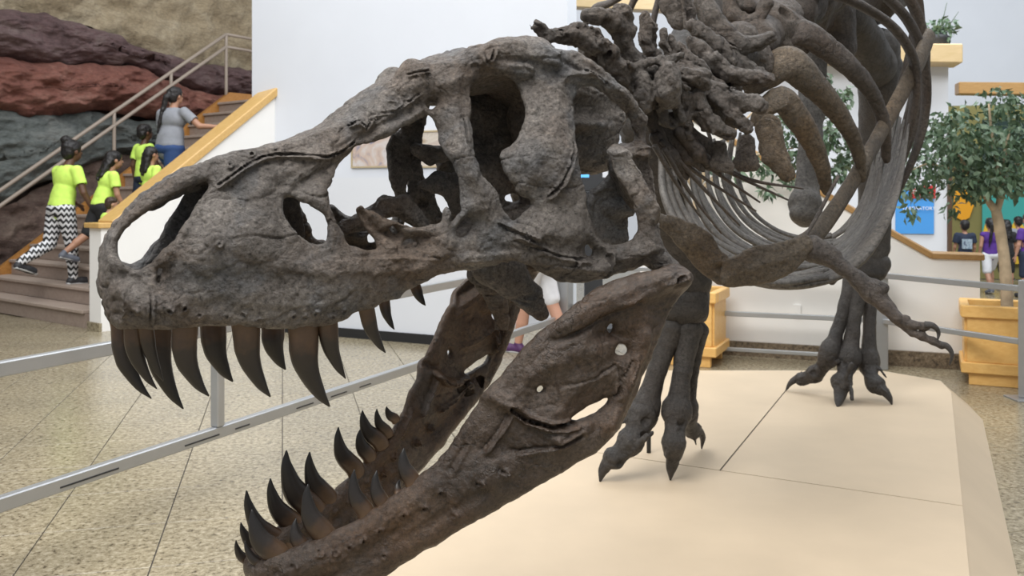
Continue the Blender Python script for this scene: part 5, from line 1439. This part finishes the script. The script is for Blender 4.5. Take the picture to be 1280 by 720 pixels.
M['eye'] = simple('eye_dark', (.02, .015, .012), .2)
M['shoe_dark'] = simple('shoe_dark', (.03, .03, .034), .6)
M['shoe_grey'] = simple('shoe_grey', (.12, .13, .16), .6)
M['shoe_purple'] = simple('shoe_purple', (.07, .02, .09), .6)
M['sole'] = simple('shoe_sole', (.55, .55, .55), .6)
def chevron_mat():
    m, N, L, bs = new_mat('chevron_leggings'); tc = N.new('ShaderNodeTexCoord'); sx = N.new('ShaderNodeSeparateXYZ'); L.new(tc.outputs['Object'], sx.inputs[0])
    def mth(op, a, b_=None):
        n = N.new('ShaderNodeMath'); n.operation = op
        for i, v in enumerate((a, b_)):
            if v is None: continue
            if isinstance(v, (int, float)): n.inputs[i].default_value = v
            else: L.new(v, n.inputs[i])
        return n.outputs[0]
    pp = mth('PINGPONG', mth('ADD', sx.outputs[0], sx.outputs[1]), .034)
    v = mth('MODULO', mth('ADD', mth('ADD', sx.outputs[2], pp), 5.0), .066)
    f = mth('GREATER_THAN', v, .033)
    L.new(mixc(N, L, f, (.72, .72, .74), (.02, .02, .022)), bs.inputs['Base Color']); bs.inputs['Roughness'].default_value = .7
    return m
M['chevron'] = chevron_mat()

def person(loc, yaw, h, label, top, bottom, hair, shoes, skin, pose, hairstyle='short', sleeve=.55, leg_len=1.0, group=None, res=.011, extra=None, lean=0.0, turn=0.0, wide=1.0, child=True, fit=True):
    """pose: hip/knee angles and arm directions; local frame faces +y"""
    loc = np.asarray(loc, float)
    cy, sy_ = math.cos(yaw), math.sin(yaw)
    fwd = np.array([sy_, cy, 0]); rgt = np.array([cy, -sy_, 0])
    def Wd(v): return rgt * v[0] + fwd * v[1] + Z3 * v[2]
    rd = math.radians
    kid = child
    hd = .155 if kid else .136                           # head height / stature
    # ---- legs
    legs = []
    for sd, (hp, kn) in zip((-1, 1), pose.get('legs', ((0, 0), (0, 0)))):
        hip = np.array([sd * .052 * h, 0, 0]); a = rd(hp); k_ = rd(hp - kn)
        knee = hip + np.array([sd * .006 * h, math.sin(a), -math.cos(a)]) * .245 * h
        ank = knee + np.array([0, math.sin(k_), -math.cos(k_)]) * .235 * h
        tl = rd(pose.get('toe', (0, 0))[0 if sd < 0 else 1]) + (k_ * .35)
        fdir = np.array([sd * .12, math.cos(tl), math.sin(tl) - .10]); fdir /= np.linalg.norm(fdir)
        legs.append((hip, knee, ank, ank + np.array([0, -.02 * h, -.028 * h]), ank + fdir * .11 * h + np.array([0, 0, -.022 * h])))
    feet = min(min(l[3][2], l[4][2]) for l in legs) - .018 * h
    pel = np.array([0, 0, -feet])
    legs = [[q + pel for q in l] for l in legs]
    ln_ = rd(lean); Rl = np.array([[1, 0, 0], [0, math.cos(ln_), math.sin(ln_)], [0, -math.sin(ln_), math.cos(ln_)]])
    up = lambda x, y, z: pel + Rl @ (np.array([x, y, z]) * h)
    neck0, neck1 = up(0, -.005, .30), up(0, .005, .345)
    tn = rd(turn); hf = np.array([math.sin(tn), math.cos(tn), 0]); hr_ = np.array([math.cos(tn), -math.sin(tn), 0])
    hc = up(0, .012, .345 + hd * .56)
    if fit:
        tp_ = hc[2] + .53 * hd * h
        return person(loc, yaw, h * h / tp_, label, top, bottom, hair, shoes, skin, pose, hairstyle, sleeve, leg_len, group, res, extra, lean, turn, wide, child, False)
    hR = lambda x, y, z: hc + (hr_ * x + hf * y + Z3 * z) * hd * h
    # ---- arms
    arms = []
    for sd, (d1_, d2_) in zip((-1, 1), pose.get('arms', (((-.15, .05, -1), (-.05, .25, -1)), ((.15, .05, -1), (.05, .25, -1))))):
        sh = up(sd * .105 * wide, 0, .285); d1_ = np.array(d1_, float); d1_ /= np.linalg.norm(d1_); d2_ = np.array(d2_, float); d2_ /= np.linalg.norm(d2_)
        el = sh + d1_ * .165 * h; wr = el + d2_ * .145 * h
        arms.append((sh, el, wr, d2_, sd))
    T_ = lambda v: loc + Wd(v)
    # world-space builder
    def vol(prims, r=res, k=.012, grow=0.0):
        pts = np.array([T_(q) for p in prims for q in ([p[1], p[2]] if p[0] == 'c' else [p[1]])])
        mr = max((max(p[3], p[4]) if p[0] == 'c' else max(p[2])) for p in prims) + grow
        V = Vol(pts.min(0) - mr - .03, pts.max(0) + mr + .03, r)
        for p in prims:
            if p[0] == 'c': V.cap(T_(p[1]), T_(p[2]), p[3] + grow, p[4] + grow, k, (Wd(p[5][0]), p[5][1]) if len(p) > 5 else None)
            else:
                Rm = np.stack([rgt, fwd, Z3], 1); V.ell(T_(p[1]), np.array(p[2]) + grow, k, Rm)
        return V
    torso = [('e', up(0, 0, .235), (.098 * h * wide, .062 * h * wide, .095 * h)), ('e', up(0, .004, .12), (.086 * h * wide, .060 * h * wide, .10 * h)), ('e', up(0, -.004, .01), (.096 * h * wide, .068 * h * wide, .065 * h)),
             ('c', up(-.095 * wide, 0, .28), up(.095 * wide, 0, .28), .034 * h, .034 * h)]
    legp = []
    for hip, knee, ank, heel, toe_ in legs:
        legp += [('c', hip, knee, .056 * h * wide, .037 * h), ('c', knee, knee * .55 + ank * .45 + np.array([0, -.008 * h, 0]), .037 * h, .034 * h), ('c', knee * .55 + ank * .45, ank, .033 * h, .022 * h)]
    footp = []
    for hip, knee, ank, heel, toe_ in legs:
        footp += [('c', ank, heel, .021 * h, .022 * h), ('c', heel, toe_, .024 * h, .021 * h), ('c', heel * .4 + toe_ * .6, toe_, .026 * h, .022 * h)]
    armp = []; handp = []
    for sh, el, wr, d2_, sd in arms:
        armp += [('c', sh, el, .030 * h, .024 * h), ('c', el, wr, .023 * h, .016 * h)]
        side = np.cross(d2_, np.array([0, 0, 1.0])); side = side / (np.linalg.norm(side) + 1e-6) if np.linalg.norm(side) > .3 else np.array([0, 1.0, 0])
        pal = np.cross(side, d2_)
        pc = wr + d2_ * .035 * h
        handp += [('c', wr, pc + d2_ * .012 * h, .014 * h, .020 * h, (pal, .55))]
        hs = .010 * h
        for q, ln in zip((-1.35, -.45, .45, 1.35), (.034, .042, .040, .031)):
            b0 = pc + d2_ * .020 * h + side * q * hs; m_ = b0 + (d2_ * .55 + side * q * .03) * ln * h - pal * .004 * h; t_ = m_ + (d2_ * .42 - pal * .30) * ln * h
            handp += [('c', b0, m_, .0062 * h, .0058 * h), ('c', m_, t_, .0058 * h, .005 * h)]
        b0 = wr + d2_ * .016 * h + side * -sd * .016 * h; m_ = b0 + (d2_ * .6 + side * -sd * .75) * .026 * h
        handp += [('c', b0, m_, .0075 * h, .0066 * h), ('c', m_, m_ + d2_ * .022 * h, .0066 * h, .0055 * h)]
    headp = [('e', hR(0, -.03, .10), (.36 * hd * h, .42 * hd * h, .40 * hd * h)), ('e', hR(0, .10, -.16), (.29 * hd * h, .30 * hd * h, .34 * hd * h)), ('c', hR(0, .40, .0), hR(0, .46, -.10), .035 * hd * h, .06 * hd * h),
             ('e', hR(.36, -.03, -.05), (.05 * hd * h, .09 * hd * h, .13 * hd * h)), ('e', hR(-.36, -.03, -.05), (.05 * hd * h, .09 * hd * h, .13 * hd * h)), ('c', hR(-.10, .37, -.26), hR(.10, .37, -.26), .035 * hd * h, .035 * hd * h), ('c', neck0, neck1 + np.array([0, .01 * h, .02 * h]), .034 * h, .030 * h)]
    root = empty('person', loc, label, 'person', group)
    V = vol(torso + legp + armp + headp, k=.012)
    for q in (-.15, .15): V.ell(T_(hR(q, .40, .02)), np.array([.07, .07, .045]) * hd * h, .008, None, True)
    for p in handp: V.cap(T_(p[1]), T_(p[2]), p[3], p[4], .004, (Wd(p[5][0]), p[5][1]) if len(p) > 5 else None)
    for p in footp: V.cap(T_(p[1]), T_(p[2]), p[3] * .85, p[4] * .85, .01)
    Vv, Q = V.surf(); mesh('body', Vv, Q, skin, root)
    b = MB()
    for q in (-.15, .15):
        Vt, Ft = sweep([T_(hR(q, .33, .02)), T_(hR(q, .385, .02))], [.05 * hd * h, .035 * hd * h], [.035 * hd * h, .02 * hd * h], Z3, 5, 8); b.add(Vt, Ft)
    b.build('eyes', M['eye'], root, True)
    # ---- clothes
    sp_ = torso[:2] + torso[3:]
    for sh, el, wr, d2_, sd in arms:
        if sleeve > 0: sp_ += [('c', sh, sh + (el - sh) * sleeve, .036 * h, .038 * h)]
    V = vol(sp_ + [('c', up(0, -.002, .03), up(0, 0, .08), .094 * h * wide, .088 * h * wide, (np.array([0, 1.0, 0]), .74))], grow=.011 if wide <= 1 else .008, k=.015)
    V.cap(T_(neck0 + np.array([0, .01, 0]) * h), T_(neck1 + Z3 * .03 * h), .046 * h, .05 * h, .004, None, True)
    for sh, el, wr, d2_, sd in arms:                       # open the sleeve end
        q = sh + (el - sh) * max(sleeve, .02); dd = (el - sh) / np.linalg.norm(el - sh)
        if sleeve > 0: V.cap(T_(q + dd * .035 * h), T_(q + dd * .09 * h), .05 * h, .06 * h, .004, None, True)
    Vv, Q = V.surf(); Vv = roughen(Vv, Q, .007, 9, 3, int(loc[0] * 10) % 40)
    shirt = mesh('shirt', Vv, Q, top, root)
    if extra: extra(root, shirt, T_, Wd, up, h)
    bp_ = [('e', up(0, -.004, .005), (.098 * h * wide, .071 * h * wide, .062 * h))]
    for hip, knee, ank, heel, toe_ in legs:
        f = leg_len
        if f <= .5: bp_ += [('c', hip, hip + (knee - hip) * f * 2, .060 * h * wide, .052 * h)]
        else:
            bp_ += [('c', hip, knee, .059 * h * wide, .041 * h)]
            e_ = knee + (ank - knee) * min(1, (f - .5) * 2)
            bp_ += [('c', knee, knee + (e_ - knee) * .45 + np.array([0, -.006 * h, 0]), .041 * h, .038 * h), ('c', knee + (e_ - knee) * .45, e_, .037 * h, .027 * h)]
    V = vol(bp_, grow=.007, k=.012); Vv, Q = V.surf(); Vv = roughen(Vv, Q, .005, 10, 3, 4); mesh('trousers' if leg_len > .5 else 'shorts', Vv, Q, bottom, root)
    for i, l in enumerate(legs):
        V = vol(footp[i * 3:i * 3 + 3], grow=.006, k=.01, r=.009); Vv, Q = V.surf(); so = mesh('shoe', Vv, Q, shoes, root)
        q0, q1 = l[3], l[4]; dn = np.array([0, 0, -.016 * h])
        Vt, Ft = sweep([T_(q0 + dn + (q0 - q1) * .18), T_(q0 * .5 + q1 * .5 + dn), T_(q1 + dn + (q1 - q0) * .18)], [.024 * h, .028 * h, .018 * h], [.010 * h] * 3, Z3, 10, 8); mesh('sole', Vt, Ft, M['sole'], so)
    # ---- hair
    hp_ = [('e', hR(0, -.07, .16), (.41 * hd * h, .45 * hd * h, .41 * hd * h)), ('e', hR(0, -.22, -.06), (.35 * hd * h, .28 * hd * h, .36 * hd * h))]
    if hairstyle == 'long':
        hp_ += [('c', hR(-.16, -.30, 0), up(-.03, -.07, .27), .24 * hd * h, .16 * hd * h), ('c', hR(.16, -.30, 0), up(.03, -.07, .27), .24 * hd * h, .16 * hd * h), ('c', hR(0, -.33, 0), up(0, -.08, .24), .24 * hd * h, .14 * hd * h)]
    elif hairstyle == 'ponytail':
        hp_ += [('c', hR(0, -.42, .12), hR(-.02, -.62, -.10), .15 * hd * h, .17 * hd * h), ('c', hR(-.02, -.62, -.10), up(-.035, -.085, .20), .17 * hd * h, .12 * hd * h), ('c', up(-.035, -.085, .20), up(-.05, -.085, .12), .12 * hd * h, .05 * hd * h)]
    elif hairstyle == 'bun':
        hp_ += [('e', hR(-.05, -.30, .52), (.24 * hd * h, .22 * hd * h, .20 * hd * h))]
    V = vol(hp_, k=.012, r=.009)
    V.ell(T_(hR(0, .42, -.14)), np.array([.36, .30, .36]) * hd * h, .01, np.stack([rgt, fwd, Z3], 1), True)
    Vv, Q = V.surf(); Vv = roughen(Vv, Q, .010, 26, 3, 6, .4); mesh('hair', Vv, Q, hair, root)
    return root

def stair_spot(px, w):
    """the spot on the steps seen in column px at the distance w from the stair wall"""
    r = (px - CX) / F; o_ = N0 + sp * w
    L = (r * o_[1] - o_[0]) / (ss[0] - r * ss[1])
    q = o_ + ss * L
    return np.array([q[0], q[1], 0 if L < 0 else min(int(L / RUN) + 1, NST) * RISE])
def tall(loc, ytop): return H - loc[1] * (ytop - HOR) / F - loc[2]
UPY = SY
walk = {'legs': ((38, 55), (-8, 8)), 'arms': (((-.2, .35, -1), (-.1, .7, -.7)), ((.2, -.2, -1), (.1, .3, -1)))}
walk2 = {'legs': ((-8, 25), (34, 50)), 'arms': (((-.2, -.2, -1), (-.1, .2, -1)), ((.2, .3, -1), (.05, .7, -.7)))}
KG = 'children in neon yellow shirts climbing the stairs'
q_ = stair_spot(76, 1.35); h_ = tall(q_, 174)
person(q_, UPY - .1, h_, 'child in neon yellow shirt and black and white chevron leggings on the stairs', M['neon'], M['chevron'], M['hair_black'], M['shoe_dark'], M['skin_dark'],
       {'legs': ((-12, 50), (12, 10)), 'arms': (((-.25, .3, -1), (-.1, .8, -.5)), ((.35, .1, -1), (.2, .5, -1)))}, 'bun', .62, 1.0, KG, lean=10, wide=1.1)
q_ = stair_spot(126, 0.88); h_ = tall(q_, 188)
person(q_, UPY + .15, h_, 'child in neon yellow shirt and black shorts between chevron leggings and stair wall', M['neon'], M['blackcloth'], M['hair_black'], M['shoe_grey'], M['skin_tan'],
       {'legs': ((-22, 30), (18, 20)), 'arms': (((-.2, .2, -1), (-.1, .5, -1)), ((.2, .1, -1), (.1, .5, -1)))}, 'long', .6, .45, KG, lean=14, wide=1.1)
q_ = stair_spot(188, 0.4); h_ = tall(q_, 183)
person(q_, UPY, h_, 'child in neon yellow shirt with long black hair, right behind the woman in grey', M['neon'], M['navy'], M['hair_black'], M['shoe_dark'], M['skin_tan'], walk, 'long', .6, .45, KG, wide=1.15)
q_ = stair_spot(180, 1.15); h_ = tall(q_, 155)
person(q_, UPY, h_, 'child in neon yellow shirt mostly hidden beyond the woman in grey', M['neon'], M['navy'], M['hair_black'], M['shoe_grey'], M['skin_dark'], walk2, 'short', .6, .45, KG)
q_ = stair_spot(128, 0.40); h_ = tall(q_, 246)
person(q_, UPY + .3, h_, 'small brown-haired child in neon yellow shirt reaching for the stair wall cap', M['neon'], M['blackcloth'], M['hair_brown'], M['shoe_dark'], M['skin_light'],
       {'legs': ((20, 30), (-8, 8)), 'arms': (((-.2, .2, -1), (-.1, .5, -1)), ((.75, .5, .1), (.6, .8, .25)))}, 'short', .6, .45, KG, lean=12)
q_ = stair_spot(212, 0.72); h_ = tall(q_, 108)
person(q_, UPY - .1, h_, 'woman in grey T-shirt and jeans with long dark ponytail holding the stair wall cap', M['greytee'], M['denim'], M['hair_black'], M['shoe_dark'], M['skin_tan'],
       {'legs': ((30, 45), (-6, 8)), 'arms': (((-.25, .25, -1), (-.1, .5, -1)), ((.65, .30, -.62), (.9, .55, -.05)))}, 'ponytail', .62, 1.0, None, wide=1.3, lean=6, child=False)
# legs seen under the cheek
pl0 = G(672, 441)
person(pl0, -1.0, 1.72, 'person in white shorts and blue print shirt standing behind the barrier', M['blueprint'], M['whitecloth'], M['hair_brown'], M['shoe_purple'], M['skin_light'],
       {'legs': ((14, 4), (-16, 6)), 'arms': (((-.2, .1, -1), (-.1, .4, -1)), ((.2, .1, -1), (.1, .4, -1)))}, 'long', .6, .42, child=False)
# visitors in the corridor
def sq(mt):
    def f(root, shirt, T_, Wd, up, h):
        c = T_(up(0, -.085, .17)); MB().cbox(c, Wd(np.array([.07 * h, 0, 0])), Wd(np.array([0, .006, 0])), Z3 * .07 * h, .004).build('back_print', mt, shirt)
    return f
stand = {'legs': ((3, 2), (-4, 3)), 'arms': (((-.18, .05, -1), (-.05, .3, -1)), ((.18, .05, -1), (.05, .3, -1)))}
def at_floor(px, py): return G(px, py)
person(at_floor(1206, 366), .1, 1.16, 'boy in dark navy T-shirt with pale printed back, behind the parapet cap', M['navy'], M['blackcloth'], M['hair_black'], M['shoe_dark'], M['skin_tan'], stand, 'short', .6, .45, None, .011, sq(M['printpanel']))
person(at_floor(1238, 366), .1, 1.19, 'girl in purple tank top and white shorts beside the tree trunk', M['purple'], M['whitecloth'], M['hair_black'], M['shoe_grey'], M['skin_tan'], walk2, 'ponytail', 0, .42, None, .011)
person(at_floor(1258, 362), .1, 1.15, 'child in black shirt right behind the tree trunk', M['blackcloth'], M['blackcloth'], M['hair_black'], M['shoe_dark'], M['skin_tan'], stand, 'long', .6, .5, None, .011)
person(at_floor(1273, 356), .0, 1.18, 'child in grey shirt and dark trousers between trunk and purple shirt', M['greytee'], M['navy'], M['hair_black'], M['shoe_dark'], M['skin_tan'], walk, 'short', .6, .8, None, .011)
person(at_floor(1286, 372), -.2, 1.28, 'person in purple T-shirt and dark shorts at the corridor mouth', M['purple'], M['navy'], M['hair_brown'], M['shoe_dark'], M['skin_light'], stand, 'short', .6, .5, None, .011)
